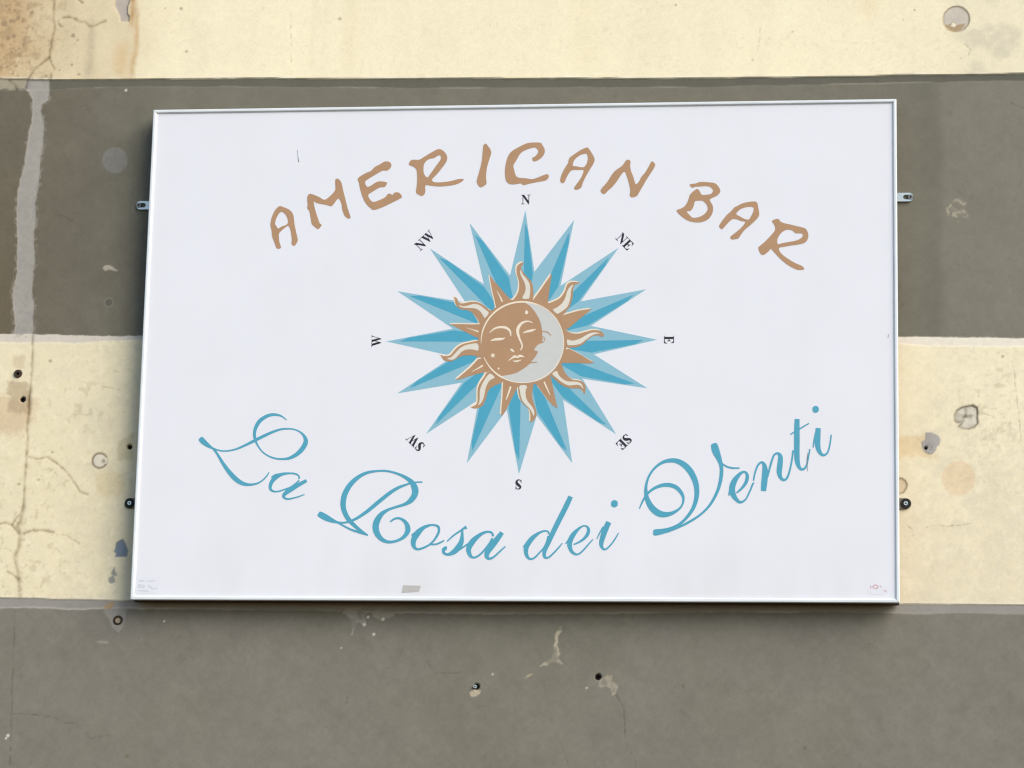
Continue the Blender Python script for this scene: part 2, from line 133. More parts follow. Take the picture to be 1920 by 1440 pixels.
SUN_RAYS = [([(-53.1,149.5),(-45,139.3),(-29.2,121),(-12.8,102.4),(-6.9,98.1),(-14,74),(-39.4,74.2),(-39.1,85.1),(-43,102),(-46.8,116.5),(-50.8,134.7)],[(-38,117.7,0.7),(-32.5,108,2.1),(-26.5,95.6,3.3)],0,1),([(-122.4,106.2),
 (-117,102.6),(-113.8,95.3),(-109,92.8),(-100.8,93.4),(-90.2,95.7),(-79.5,95.6),(-70,92.5),(-61.6,87),(-53.1,79.7),(-45.9,74.3),(-53.7,53.8),(-67.2,48.5),(-72.7,55.1),(-76.3,61.2),(-82.5,69.7),(-89.7,75.8),(-99.2,79.5),(-108.8,
 80.7),(-115.4,85),(-119.7,91.7),(-121.6,99)],[(-113.1,89.8),(-104.2,86.7),(-92.4,89.1),(-83,91.4),(-73.4,89.5),(-65,84),(-57.8,78),(-53,72.5),(-61,62.3),(-64.1,67.1),(-68.3,73.2),(-74.4,79.3),(-82.7,82.4),(-92.2,83),(-102.9,
 83.7),(-110.1,85.6)],1,0),([(-129.9,50.7),(-108,50.6),(-84.4,49.8),(-67.8,50.3),(-65,32.2),(-68.3,20.2),(-83.8,26.9),(-98.2,34.2),(-114.9,42.8)],[(-97.2,43,0.5),(-85.3,39.2,1.6),(-72.8,34.9,3.5)],0,1),([(14.6,175.2),(7.6,173.8),
 (1.8,168.2),(0.3,161),(1.4,150.1),(5.4,137.9),(6.2,123.4),(2.9,111.3),(-4,100.5),(-8.6,97.4),(-2.5,87.2),(30.5,87),(34.1,99),(35.3,108.7),(34.6,120.7),(30.8,135.3),(24.7,142.6),(16.3,152.4),(10.7,160.9),(9.6,167),(12.8,171.3)],
 [(8.5,160.9),(12.7,151.2),(20,142.6),(26.8,131.7),(28.7,118.4),(27.7,108.7),(26,101.5),(13.2,102.1),(17.7,113.6),(19.2,123.3),(16.6,134.2),(11.7,143.9),(8,152.4)],1,0),([(70.8,151.9),(69.6,139.8),(67.5,125.3),(65.5,106),(64,
 90.3),(61.4,73.5),(31.7,85.8),(32.7,95.4),(39,105),(49.9,120.6),(60.2,136.2)],[],0,1),([(127.2,132.7),(119.2,134.8),(110.9,134.9),(103.9,131.7),(100.5,126.3),(98.3,117.8),(93.7,109.4),(87.9,102.2),(79.8,97.5),(70.4,93.3),(63.4,
 90.9),(61.3,79.5),(80.4,62.5),(94.4,67.8),(101.3,75.6),(107.1,84),(111,94.8),(113.2,105.6),(113.6,115.3),(114.6,123.7),(118.1,129.5),(123.3,131.1)],[(74.2,78.8),(80.1,81.8),(87,86.6),(94,93.7),(98.5,103.3),(100.7,111.8),(104.1,
 120.2),(108.7,126.2),(113.9,129.5),(111.1,122.5),(109.5,115.3),(109,105.7),(107.4,96),(103.5,85.2),(96.6,78.1),(89.6,73.3),(82.6,70.3)],1,0),([(151.5,79.5),(137.7,78.4),(124.8,76.1),(108.4,71.4),(93.2,67),(80.4,61.3),(92.6,36),
 (101.9,37.8),(107.7,41.9),(115.8,49.1),(127.4,59.2),(139,68.7)],[],0,1),([(97.2,38.9),(100.8,37.2),(111.4,31.1),(125.5,29.8),(139.5,33.3),(153.5,36.8),(167.6,35.6),(174.2,30.2),(176.4,25.4),(171.3,23.1),(164.2,26),(153.7,24.1),
 (144.5,17.7),(135.2,8.2),(123.6,2.8),(111.9,1.2),(100.2,3.6),(90.5,19.2)],[(103.5,18),(111.7,15.5),(121.1,16.7),(132.7,21.4),(144.3,28.5),(155.9,32),(168.1,30.3),(158.3,28.4),(149,23.7),(139.8,16.6),(130.5,9.4),(118.9,6.6),
 (109.5,6.2),(104.3,7.9)],1,0),([(158.2,-29),(145.1,-21.7),(130.9,-12.7),(117.9,-5.5),(107.3,-0.6),(93.3,-3.5),(86.7,-29.8),(110.1,-29.3),(133.5,-30),(147.5,-30.7)],[],0,1),([(91.3,-27.4),(95,-35.8),(99.9,-47.8),(108.2,-57.3),
 (117.7,-63.3),(128.2,-64.6),(136.4,-68.2),(141.4,-75.3),(141.3,-83.7),(139.7,-91.7),(135.5,-86),(130.8,-81.2),(122.6,-80.6),(110.9,-80),(99.2,-76.4),(89.7,-70.4),(81.4,-63.2),(74.3,-56),(67,-45.2),(84.4,-33.4)],[(84,-45.3),(88.3,
 -53.7),(95.4,-60.9),(104.9,-66.3),(116.6,-66.9),(127.1,-68.1),(134.2,-72.9),(137.2,-81.9),(132.5,-76.5),(126,-73.5),(117.8,-74.1),(108.5,-74.6),(99.1,-71),(89.6,-64.4),(81.3,-57.2),(75.4,-51.2)],1,0),([(87.3,-120.5),(83.3,
 -104.8),(79.5,-88.2),(75.7,-71.5),(72.9,-57.2),(63.7,-52.4),(38.2,-66.6),(42.3,-71.4),(46.5,-74.9),(56.1,-88.1),(66.9,-102.4),(77.6,-114.3)],[(59.5,-66.7,2.8),(65.3,-79.8,2.8),(72,-94.1,0.9)],0,1),([(5.3,-66.4),(7.8,-73.6),(9.3,
 -87.9),(13.1,-102.2),(20.3,-111.7),(29.8,-121.3),(33.5,-130.8),(33.7,-140.3),(35,-148.6),(43.1,-140.8),(45.9,-130.8),(43.9,-121.3),(40.2,-110.6),(36.9,-98.7),(36.7,-86.8),(38.7,-72.5),(35.8,-64.2)],[(11.4,-74.8),(25.4,-74.9),
 (23.3,-85.6),(24.2,-97.5),(28.4,-107),(35.6,-115.4),(41.2,-126.1),(40.6,-135.6),(37,-129.6),(32.2,-121.3),(22.6,-111.8),(15.9,-102.2),(12.3,-87.9)],1,0),([(-24,-134.8),(-23.6,-116.4),(-22.2,-98.5),(-21.9,-83),(-21.7,-63.9),(-5.4,
 -56.8),(12.3,-61.7),(10.1,-71.2),(1.1,-90.3),(-5.6,-104.5),(-12.4,-118.8),(-20.3,-133)],[(-6.4,-76.2,3.5),(-10.6,-90.2,3.1),(-14.7,-102.7,1.6)],0,1),([(-83.7,-117.6),(-75.8,-113.8),(-71.9,-107.9),(-71.5,-97.1),(-71.8,-86.4),
 (-70.3,-75.7),(-65.8,-66.1),(-59.5,-56.6),(-53.8,-48.2),(-39.7,-47.1),(-21.8,-61.5),(-24,-68.1),(-36.8,-73.4),(-46.1,-79.3),(-51.8,-87.7),(-53.9,-97.2),(-57.2,-106.7),(-61.7,-115),(-69.8,-119.2),(-78,-120)],[(-47.3,-50.1),(-38.3,
 -57.9),(-46.4,-62.6),(-52.2,-69.8),(-56,-80.5),(-57.6,-90),(-59.7,-99.6),(-64.2,-109.1),(-71.1,-114.1),(-68.3,-109.1),(-67.4,-99.5),(-67.6,-87.6),(-65.5,-76.9),(-60.5,-66.1),(-53.7,-55.4)],1,0),([(-116.1,-63.1),(-103.2,-51.6),
 (-87,-37.3),(-72.1,-20.6),(-63.9,-19.4),(-49.2,-44.7),(-51.5,-47.6),(-58.5,-47.3),(-77.3,-51.7),(-93.7,-56.4),(-105.3,-60.6)],[(-83.9,-45.9,0.7),(-72.8,-40,2.1),(-62.4,-33.6,3.5)],0,1),([(-146.9,-11.6),(-140.7,-14.2),(-131.3,
 -13.7),(-125.5,-10.1),(-119.7,-2.3),(-111.7,5.4),(-101.2,10.8),(-88.2,13.7),(-71.7,15.4),(-64.3,-1.4),(-69.8,-17.6),(-78.1,-14),(-87.6,-12.7),(-97,-13.3),(-106.4,-15),(-114.6,-19.2),(-122.7,-23.9),(-131,-25.1),(-139.3,-22.9),
 (-143.6,-18.1)],[(-74,10.6),(-87,10.1),(-97.5,7.7),(-106.9,3),(-113.8,-3.6),(-120.7,-11.3),(-125.9,-16.5),(-134.1,-19.3),(-125.2,-21.8),(-118.1,-19.2),(-111.2,-12),(-104.3,-4.8),(-95,-1.3),(-83.2,-1.3),(-72.5,-3.2)],1,0)]
HALO = (-2.6,2.3)
DISC = [(102.5,12.6),(101.9,1.1),(99.9,-10.2),(96.4,-21),(91.5,-31.3),(85.3,-40.8),(77.9,-49.3),(69.4,-56.8),(60,-63.1),(49.8,-68.2),(39.1,-71.8),(27.9,-74),(16.5,-74.7),(5,-73.9),(-6.3,-71.6),(-17.2,-67.9),(-27.6,-62.8),(-37.3,
 -56.3),(-46.1,-48.7),(-53.9,-40.1),(-60.5,-30.5),(-65.8,-20.2),(-69.8,-9.2),(-72.3,2.1),(-73.3,13.6),(-72.8,25.1),(-70.8,36.4),(-67.3,47.3),(-62.5,57.7),(-56.3,67.2),(-48.8,75.9),(-40.3,83.5),(-30.9,89.8),(-20.6,94.9),(-9.8,
 98.5),(1.5,100.7),(13,101.4),(24.5,100.5),(35.8,98.2),(46.8,94.4),(57.2,89.2),(66.9,82.7),(75.7,75),(83.4,66.3),(90,56.6),(95.2,46.3),(99.1,35.3),(101.5,24)]
RING = [[(-67,10.7,1),(-67.1,17.8,1.4),(-66.6,24.8,1.8),(-65.5,31.8,2.2),(-63.7,38.6,2.6),(-61.4,45.2,2.7),(-58.5,51.6,2.9),(-55.1,57.7,3),(-51.2,63.5,3.1),(-46.7,68.9,3.2),(-41.8,73.8,3.4),(-36.4,78.4,3.5),(-30.7,82.4,3.6),
 (-24.6,85.9,3.6),(-18.3,88.9,3.5),(-11.7,91.3,3.5),(-4.9,93.1,3.5),(2.1,94.3,3.5),(9.1,94.9,3.5),(16.2,94.9,3.4),(23.3,94.2,3.4),(30.3,93,3.1),(37.2,91.2,2.7),(43.9,88.7,2.4)],[(-22.1,-58.7,3.6),(-27.7,-55.5,3.4),(-33,-51.9,3.2),
 (-38,-47.9,3),(-42.6,-43.5,2.8),(-47,-38.8,2.6),(-51,-33.7,2.2),(-54.6,-28.4,1.9),(-57.7,-22.9,1.6),(-60.5,-17.1,1.2)],[(34.5,92.4,1.7),(42.2,89.9,1.7),(49.7,86.6,1.7),(56.8,82.6,1.7),(63.5,78,1.7),(69.8,72.7,1.7),(75.5,66.8,
 1.7),(80.6,60.5,1.7),(85.1,53.7,1.7),(88.9,46.5,1.7),(92,38.9,1.7),(94.3,31.2,1.7),(95.9,23.2,1.7),(96.7,15.2,1.7),(96.7,7.2,1.7),(95.9,-0.8,1.7),(94.3,-8.7,1.7),(92,-16.3,1.7),(88.9,-23.7,1.7),(85.1,-30.6,1.7),(80.6,-37.2,1.7),
 (75.5,-43.3,1.7),(69.9,-48.8,1.7),(63.7,-53.8,1.7),(57,-58.1,1.7),(49.9,-61.7,1.7),(42.5,-64.6,1.7),(34.8,-66.8,1.7),(26.9,-68.1,1.7),(18.9,-68.7,1.7),(10.8,-68.6,1.7),(2.8,-67.6,1.7),(-5.1,-65.9,1.7),(-12.8,-63.4,1.7),(-20.2,
 -60.1,1.7),(-27.3,-56.2,1.7)]]
CRESCENT = [(10.9,95),(25.7,94.1),(40.5,89.2),(58.3,80.7),(73.2,67.8),(86.8,50.8),(94.7,32.4),(97.6,14.4),(96.5,-5),(91,-22.9),(81.7,-39.6),(68.1,-53.4),(52.1,-63),(34.7,-68.2),(17.1,-69.6),(-0.5,-67.3),(-15.3,-62.5),(-25.7,
 -56.7),(-18.4,-54.1),(-6.7,-52.3),(5,-48.7),(13.7,-43.5),(20.9,-39),(28.1,-33.1),(33.9,-27.1),(34.6,-24.9),(39.6,-18.9),(43.2,-13),(46,-7.8),(45.2,-5.5),(39,-3.2),(40.7,1.3),(45,6.5),(49.3,9.5),(56.6,11.4),(53.6,15.4),(55.8,
 19.2),(54.2,23.7),(54,32.7),(51.6,47.7),(46.2,62),(37.8,75.6),(28.8,86.2),(19.8,92.3)]
FACE = [[(-50.5,32.6,1.2),(-41,40.8,3.2),(-29.3,43.7,4.4),(-17.5,42.1,5),(-10,35.3,3.8),(-8.3,25.5,1.8)],[(34.6,52.3,1.5),(24.9,55.4,2.9),(13.2,51.7,4.7),(6.1,42,6.2),(5.6,31.5,5.6),(9.5,19.4,3.8),(14.1,8.9,3.2),(14.2,1.4,2.7),
 (10.7,-3.1,1.8)],[(-48.6,16,0.9),(-40.6,18.7,4.4),(-31.7,19.4,5.3),(-24.4,20.2,3.8),(-19.3,22.3,0.9)],[(15.1,31.4,0.9),(22.4,34.1,3.8),(29.7,35.8,5),(35.6,37.3,3.8),(41.4,39.5,0.9)],[(-8.9,-0.7,1.5),(-5.5,-2.7,4.4),(-1,-6.7,
 1.8)],[(-12,-23.9,1.2),(-5.9,-19.7,2.7),(0.6,-15.7,5),(5.1,-17.3,3.5),(10.9,-14.7,5),(19.3,-16.9,1.2)],[(-2.9,-24.7,0.9),(4.5,-25.5,3.5),(13.3,-22.8,1.2)],[(22,77.4,1.5),(22,75.6,5.3),(22.1,73.5,6.5),(22.1,71.4,5.3),(22.2,69.6,
 1.5)],[(-31.3,-37.7,1.2),(-31.2,-40,3.8),(-31.2,-42.2,1.2)]]
FACE_STAR = [(-43.2,-7.9),(-41.7,-11.5),(-37.8,-11.8),(-40.7,-14.4),(-39.7,-18.2),(-43,-16.1),(-46.3,-18.1),(-45.5,-14.3),(-48.5,-11.8),(-44.6,-11.5)]
MOON_LINES = [[(54,34.2,1.8),(63.6,33.1,2.4),(71.8,25.8,1.5)],[(54.9,25.2,1.5),(59.7,19.1,1.8),(55.5,12,1.5)],[(30.2,-28.9,1.5),(36.8,-28.3,2.4),(45.9,-27.2,1.2)]]
BEARINGS = [('N',0,(16.6,305.1)),('NE',46,(215.4,216.3)),('E',90,(304.4,15.9)),('SE',135,(218.4,-188.2)),('S',180,(12.7,-272.1)),('SW',225,(-192.6,-187.3)),('W',270,(-276.3,17.7)),('NW',315,(-184.5,223))]
SCRATCH = [[(-450,414.3,0.6),(-447.8,398.6,1),(-445.8,388.5,1.9)],[(575.6,-209.2,0.7),(573.9,-224.5,1.5),(574.8,-246.4,0.7)],[(731.7,25.6,0.6),(730.6,17.1,1.2)]]
TAPE = [(-209,-471.5),(-174.3,-472.4),(-177.2,-483.9),(-211.7,-486.7)]
NOTE = [(-739.9,-455.9),(-694.8,-457.8),(-694.5,-489.6),(-740.4,-489.7)]
NOTE_BARS = [[(-734.8,-464,4.6),(-724.9,-464.8,3.1)],[(-722.2,-465.3,2.1),(-703,-464.4,2.6)],[(-736.4,-474.1,7.7),(-722.2,-476.1,6.7)],[(-715.1,-473,3.1),(-705.9,-481.2,3.6)],[(-704.9,-479.1,2.1),(-696.1,-479.1,2.1)],[(-734.9,
 -483.3,3.1),(-714,-484.8,3.1)]]
OVAL = [(731,-477.2),(730.2,-479.7),(728.1,-482.1),(724.8,-484.1),(720.5,-485.6),(715.5,-486.6),(710,-487),(704.6,-486.6),(699.6,-485.7),(695.3,-484.2),(692,-482.2),(689.9,-479.9),(689.2,-477.4),(689.9,-474.9),(692,-472.6),(695.4,
 -470.5),(699.7,-469),(704.7,-468),(710.1,-467.7),(715.6,-468),(720.6,-468.9),(724.9,-470.4),(728.2,-472.4),(730.3,-474.7)]
OVAL_RED = [[(694.9,-469,2),(695.6,-474.8,2)],[(699.4,-473.5,2.7),(700.6,-469,2.7),(705.1,-468,2.7),(708.9,-470.9,2.7),(706.3,-474.1,2.7),(700.6,-474.1,2)],[(712.7,-468.3,1.6),(715.8,-472.8,1.6)],[(719,-477.9,1.3),(725.3,-479.8,
 2.3)]]
BRACKETS = [[(-780.1,307.9),(-761.8,307.8)],[(771.2,318.3),(753.4,318.4)],[(-768.9,-307.5),(-755.9,-307.4)],[(765.5,-296.7),(753.7,-296.8)]]
WALL = {'B1':[(-1183.9,582.6),(-1093.1,581.7),(-1025.1,579.9),(-979.8,578.9),(-867.3,579),(-732.7,578.4),(-554.5,578.4),(-311.1,575),(-26.5,572.9),(125.5,572.6),(341.1,570.1),(491,570.3),(661.2,571.5),(872.5,572.9),(998.5,573.9),
 (1082.1,573.7)],'B1b':[(-1182.4,559.4),(-1091.6,558.6),(-984.2,557.7),(-928,560.6),(-866.3,562.4),(-731.9,562.3),(-553.6,559.6),(-200.6,554.1),(17.5,553.3),(233.9,552.5),(384.3,551.1),(491.2,553.5),(661.3,555.4),(872.5,557.9),
 (998.4,558.9),(1082,559.3)],'B2':[(-1147.2,40),(-1058.1,40),(-991.4,39),(-947.1,39),(-897.2,36.9),(-869.5,35.2),(-768.2,35.9),(756.7,35.7),(870.6,34.2),(994.1,32.7),(1076.2,32.3)],'B2b':[(-1145.9,22.2),(-1056.9,22.3),(-990.3,
 22.3),(-901.8,21.3),(-857.8,23.6),(-767.7,28.1),(756.7,21.2),(808.5,17),(870.5,16.5),(994,16.2),(1076,16.3)],'B3':[(-1110.6,-499.7),(-1023.2,-499.8),(-892.6,-501.1),(-762.6,-502.8),(757,-492.7),(919.3,-491.9),(989.9,-491.6),
 (1070.5,-491.2)],'B3b':[(-1109,-522.2),(-1021.8,-521.2),(-1000.2,-518.8),(-945.8,-518.2),(-896.8,-520.8),(-848,-521.4),(-810.3,-518.8),(-376.2,-518.1),(-248.9,-520.8),(3.7,-520),(563,-510.4),(757,-510.2),(797.6,-510.8),(868.6,
 -507.9),(989.8,-509.6),(1070.3,-508.7)],'FILLER':[(-988.8,578.4),(-987.4,555.4),(-987.5,538.2),(-1000.3,526.8),(-1001.7,513),(-994.8,492.3),(-994.2,463.7),(-993.9,440.9),(-996.3,406.7),(-995.5,376),(-998.8,338.6),(-1001.9,315.9),
 (-999,287.6),(-1000.3,253.8),(-998.2,220),(-994.1,189.7),(-997.7,158.3),(-996.7,124.7),(-990.8,100.2),(-992.4,72.3),(-989.2,39),(-1030.2,39),(-1027,57.9),(-1033.8,94.6),(-1036.8,124.8),(-1034.5,141.6),(-1030.7,169.6),(-1033.2,
 225.7),(-1037.9,282.1),(-1040.3,338.8),(-1034.5,370.5),(-1028.4,398.9),(-1026.2,435.4),(-1024.8,467.4),(-1019.3,486.8),(-1018.7,513.2),(-1021.2,536.2),(-1030.2,553.5),(-1041,562.8),(-1036.3,578.9)],'BARE_LEFT':[(-1161.4,584.7),
 (-1034.1,578.9),(-1039.8,562.8),(-1048.7,560.6),(-1069,559.6),(-1080.5,562),(-1091.6,558.6),(-1159.5,556.9)],'CHIP_TOP':[(-859.1,773.9),(-857.7,748.3),(-858.1,736.6),(-851.8,725),(-846.7,713.3),(-843.9,704),(-826.9,702.6),
 (-826.3,711.9),(-831.3,721.2),(-831,736.3),(-827.3,750.2),(-827.4,773.5)],'DISC_L':[(-813.8,404.5),(-815.3,393.6),(-820.6,384.5),(-828.9,378.4),(-839,376.3),(-849.4,378.5),(-858.4,384.7),(-864.8,393.9),(-867.4,404.8),(-866,
 415.7),(-860.7,424.8),(-852.4,431),(-842.2,433.1),(-831.8,430.8),(-822.8,424.6),(-816.5,415.4)],'BLOB_L':[(-853.3,177.1),(-849.2,182.7),(-840.4,183.8),(-831.3,179.3),(-820.9,171.5),(-827.4,170.4),(-838.8,174.8),(-847.4,171.5)],
 'BLUE':[(-796.2,-404.3),(-793.4,-396.7),(-792.8,-387.1),(-782.4,-380.5),(-779.1,-380.5),(-773.2,-389),(-768.2,-401.9),(-769.6,-414.8),(-792.4,-415),(-791.6,-408.5)],'BLUE2':[(-795.5,-436.4),(-793.3,-436.4),(-791.7,-446),(-788,
 -453.5),(-793.5,-453.5),(-789.4,-467.4),(-801.2,-469.6),(-805.8,-464.3),(-804.1,-456.8),(-796.7,-453.6),(-800.2,-449.3)],'ROUND_TR':[(890.9,696.1),(886.3,705.5),(878.5,712.3),(868.8,715.4),(858.5,714.5),(849.3,709.6),(842.6,
 701.6),(839.4,691.5),(840.2,681),(844.8,671.7),(852.6,664.9),(862.3,661.7),(872.6,662.7),(881.7,667.5),(888.4,675.6),(891.7,685.6)],'ROUND_TR_BROWN':[(840.1,677.6),(849.7,676.4),(856,679.7),(860.2,684.1),(866.6,675.1),(872.9,
 677.3),(883.5,679.4),(879.2,670.5),(870.7,662.7),(859.1,660.6),(847.5,665.2)],'ROUND_TR_WHITE':[(853.9,674.1),(859.2,681.9),(865.5,675.1),(860.2,670.7)],'ANCHOR_R':[(860.5,-132.9),(859.9,-121.9),(863.5,-112.3),(872,-106.3),
 (880.6,-103.4),(894.9,-101.1),(902,-105.5),(904.1,-112.8),(903.6,-126.1),(904.7,-136.4),(897.5,-144.5),(886.1,-148.5),(874.7,-146.8),(867.6,-143.9),(873.4,-136.5),(864.8,-135.8)],'ANCHOR_R_DARK':[[(862,-134.3),(875.5,-132.8)],
 [(880.6,-110),(879.8,-123.2),(874.8,-126.9)],[(877,-124.7),(889.1,-123.2)],[(893.5,-102.3),(902,-107),(903.1,-118.7)]],'GREY_BLOB':[(804.8,-155.9),(816.3,-155.6),(827.7,-160.9),(832.6,-169),(830.5,-179.3),(825.5,-182.2),(822.6,
 -191),(816.2,-197.7),(809.1,-197.7),(800.5,-191.2),(797.7,-183.8),(796.3,-173.6),(803.4,-170.6)],'BLOB_CREASE':[(807.7,-177.9),(816.2,-183.8),(813.4,-189.6)],'HOLE_R':[(804.5,-186)],'TAN_STAIN':[(744.8,-162.1),(783.4,-162.6),
 (797.7,-157.4),(804.8,-172.1),(797.7,-183.8),(810.5,-197),(827.6,-202.7),(824.7,-210.1),(804.8,-205.8),(782,-201.5),(764.8,-204.6),(750.6,-210.5),(744.8,-210.5)],'PINK_DISC':[(899.2,-245.6),(896.6,-258.9),(889.5,-270.1),(878.9,
 -277.7),(866.4,-280.4),(853.9,-277.9),(843.3,-270.5),(836.2,-259.3),(833.7,-246),(836.3,-232.7),(843.4,-221.4),(854.1,-213.8),(866.6,-211.1),(879.1,-213.7),(889.7,-221.2),(896.7,-232.4)],'HALF_R':[(744.9,-246.4),(757.7,-246.3),
 (764.8,-251.4),(768,-258.7),(766.3,-266),(760.6,-274.8),(753.4,-276.3),(744.9,-276.3)],'ROSETTE':[(866.3,291.5)],'ROSETTE_LINES':[[(864,313.7),(870.2,312.2),(875.8,305.4)],[(861.2,310.8),(854.1,303.4),(851,298.4)],[(846.4,296.1),
 (848.7,287.2)],[(881.5,306.3),(875.8,300.4),(876.6,293),(884.2,284.1)],[(885.6,281.1),(878,279.4)],[(849.2,281.9),(858.2,273)],[(861.1,282.7),(865.3,276.8),(866.7,268.8)],[(856.9,282.7),(861.1,287.7),(871,288.6)],[(858.3,300.5),
 (861.7,296)]],'STREAK_L':[(-824.9,-584.8),(-812.1,-581.5),(-795.8,-584.5),(-797.7,-588.7),(-813.9,-588.9)],'PLATE_MARK2':[(-1029.5,-6.5),(-1004.1,-6.5),(-1002.4,-33),(-1026.9,-30.9)],'RING_L':[(-836,105.7)],'ROUND_LL':[(-836,
 -220.9)],'SQUARE_LL':[(-800,-181.6),(-770.4,-164),(-767.2,-221.6),(-799,-219.6)],'TAN_LL':[(-844.2,-249.2),(-820.7,-240.4),(-789.8,-246.7),(-779.8,-270.5),(-787.4,-290),(-817.4,-298.9),(-842,-287.2)],'PLATE_MARK':[(-1036.2,
 -58.5),(-994.2,-58.4),(-989.5,-80.4),(-988.9,-124.4),(-1030,-121.3),(-1029.7,-91.6),(-1036.2,-75.1)],'PINK_STAIN':[(-1116.2,-88.6),(-1027.4,-91.6),(-971.8,-99.1),(-978,-140.8),(-1000.5,-168.3),(-1033.6,-168.5),(-1111.6,-157.9)],
 'HALO_HOLE':[(-810.3,-518.8),(-794.2,-516.5),(-763.8,-519.3),(-765.2,-533.2),(-768.7,-549.1),(-771.3,-559.8),(-778.5,-566.2),(-789.7,-557.9),(-795.8,-545.2),(-806.5,-528.3)],'ORANGE':[(-811.6,-514.5),(-802.3,-507),(-792.7,
 -504.7),(-790.2,-511.1),(-796.3,-518.6),(-807,-519.8)],'CHIP_B1':[(-333.5,-522.9),(-321.4,-509),(-300.2,-507.7),(-280.8,-517),(-286.8,-526.5),(-282,-541.2),(-292.4,-545.5),(-299,-538.3),(-302.8,-549.9),(-310.7,-564.7),(-308.3,
 -545.7),(-315.2,-531.1),(-324.9,-525.9)],'CHIP_B2':[(-272,-525.3),(-261.9,-511.5),(-247.2,-508.2),(-240.5,-517.6),(-227.6,-523.7),(-240.1,-530.2),(-246.2,-535.5),(-256.8,-534.6)],'CHIP_Y':[(99.3,-540.8),(104.5,-540.8),(103.8,
 -552.3),(96.7,-561.7),(94.8,-570.1),(94,-579.5),(97.4,-590.9),(103.8,-596),(98.8,-603.3),(109.5,-616.7),(103.3,-617.8),(92.7,-609.7),(79.3,-618.1),(63.8,-621.5),(56.6,-624.7),(68.9,-615.2),(83.1,-603.5),(89.1,-593.1),(87.7,
 -578.5),(91.7,-570.1),(89.4,-560.8),(93.3,-549.3)],'CHIP_Y2':[(33.2,-643.7),(40.3,-637.4),(48.5,-634.1),(46.6,-638.3),(38.4,-643.6)],'CHIP_S1':[(-73.5,-672.2),(-65.2,-669),(-52.7,-669.8),(-54.5,-677.1),(-62.8,-681.4),(-71.1,
 -682.5),(-74.4,-677.4)],'CHIP_S2':[(177.6,-647.9),(184.7,-641.6),(194,-637.3),(202.2,-637.2),(204.5,-647.5),(212,-659.8),(210.2,-674.3),(204,-674.4),(199.6,-662),(192.3,-657),(182.1,-662.3),(176.8,-657.2)],'SPECKS':[(-287.1,
 -544.4,3.4),(-267.4,-563.1,2.6),(-825.5,555.1,2.6),(-687.2,-542.9,2.2),(-989.3,-772.8,3),(-993.3,-778.2,2),(-30.6,-638.4,2),(153.1,-662.7,1.5),(-330.8,-591.2,1.5),(-280.3,-529.6,3),(-250.5,-533.5,3)],'DARKSPECKS':[(-315.3,-690.3,
 2.2),(-316,-697.6,2.2),(338.8,-655.9,3),(757.8,99.7,4.5),(754.6,94.3,3),(-950.4,-15.2,3),(-934.5,-204.1,2.4),(574,-771.1,3.5),(-748.8,-809.7,3),(952.8,-4.2,3),(539.3,665.3,2),(760.7,688.7,2.4),(783,707.5,2),(873.7,605.7,2.2),
 (-751.9,730.7,2),(-718.1,729.1,2.5),(-702.2,636.6,1.8),(-385.6,703.2,2),(459.7,606.5,2.4),(303.2,724.7,2),(-959.5,-260.8,2.2),(-999.6,-269.8,2.4),(-1089.6,739.5,3),(-1070.8,729.9,3),(-1034.2,726,3),(-1081.7,669.6,5),(-1068.4,
 674.1,3.5),(-1036.4,671.4,3),(-1071.7,637,3),(-1059.7,609.1,3.5),(-1080,607,3),(-1066.7,594.2,4),(-995,586.6,3),(-942.2,610.3,2.5),(-933,663.3,2),(-943.8,673.8,3),(-1005.7,669.9,2),(-1076.1,706.7,5),(-1061.8,713.5,4),(-1091.7,
 701.1,6),(-926.4,589.4,2.4),(-967.5,599,2)],'CRACKS':[(2.4,[(-988.4,775.5),(-988.5,740.6),(-986.5,708),(-983.1,688.2),(-987.5,668.5),(-988.7,650),(-990.7,626.9),(-999.2,618.9),(-1008.9,610.9),(-1019.7,602.9),(-1025.9,592.6),
 (-1034.1,578.9),(-1037.5,561.6)]),(1.8,[(-990.7,626.9),(-985.3,613),(-977.8,601.4)]),(2.2,[(-985,589.9),(-985.5,578.4)]),(2.4,[(-1073.7,579.2),(-1064.1,571.1),(-1055.4,558.3)]),(1.6,[(-977.5,707.9),(-974.6,698.5),(-968.6,
 692.7)]),(2.2,[(-967.6,712.4),(-954.1,714.6),(-940.2,708.6),(-930.8,702.7),(-919.5,703.7),(-909.9,693.2),(-898.6,694.2),(-887.7,699.9),(-876.6,704.4)]),(1.6,[(-935.9,751.6),(-927.6,744.5)]),(2.2,[(-989.7,37.9),(-988,2.4),(-986.7,
 -36.3),(-987.9,-69.4),(-988.4,-97),(-988.2,-135.4),(-989.4,-151.9),(-986.3,-184.7),(-987.2,-222.9),(-987,-261),(-987.1,-293.6),(-986.8,-315.3),(-992.5,-330.5),(-1002.7,-342.5),(-1008.5,-353.4)]),(3.2,[(-988.8,-72.7),(-987.8,
 -124.4)]),(3.4,[(-986.5,-320.7),(-991.7,-342.4),(-996.5,-353.3),(-991.1,-369.4),(-990.5,-396.4),(-999,-418),(-994.7,-434.1),(-988.2,-450.1),(-985.4,-476.9),(-983.1,-496.2)]),(2,[(-1043.6,-353.7),(-1022,-348.1),(-1008.5,-353.4),
 (-993.3,-369.4)]),(2.2,[(-1011.3,-447.1),(-987.5,-460.9)]),(1.6,[(-981.1,-214.1),(-964.4,-218.4),(-944.9,-213.9),(-925.5,-225.8),(-906,-240.9),(-884.8,-265.8),(-872.8,-284.1),(-856,-290.5)]),(2.4,[(-982.4,-369.3),(-966.3,-363.8),
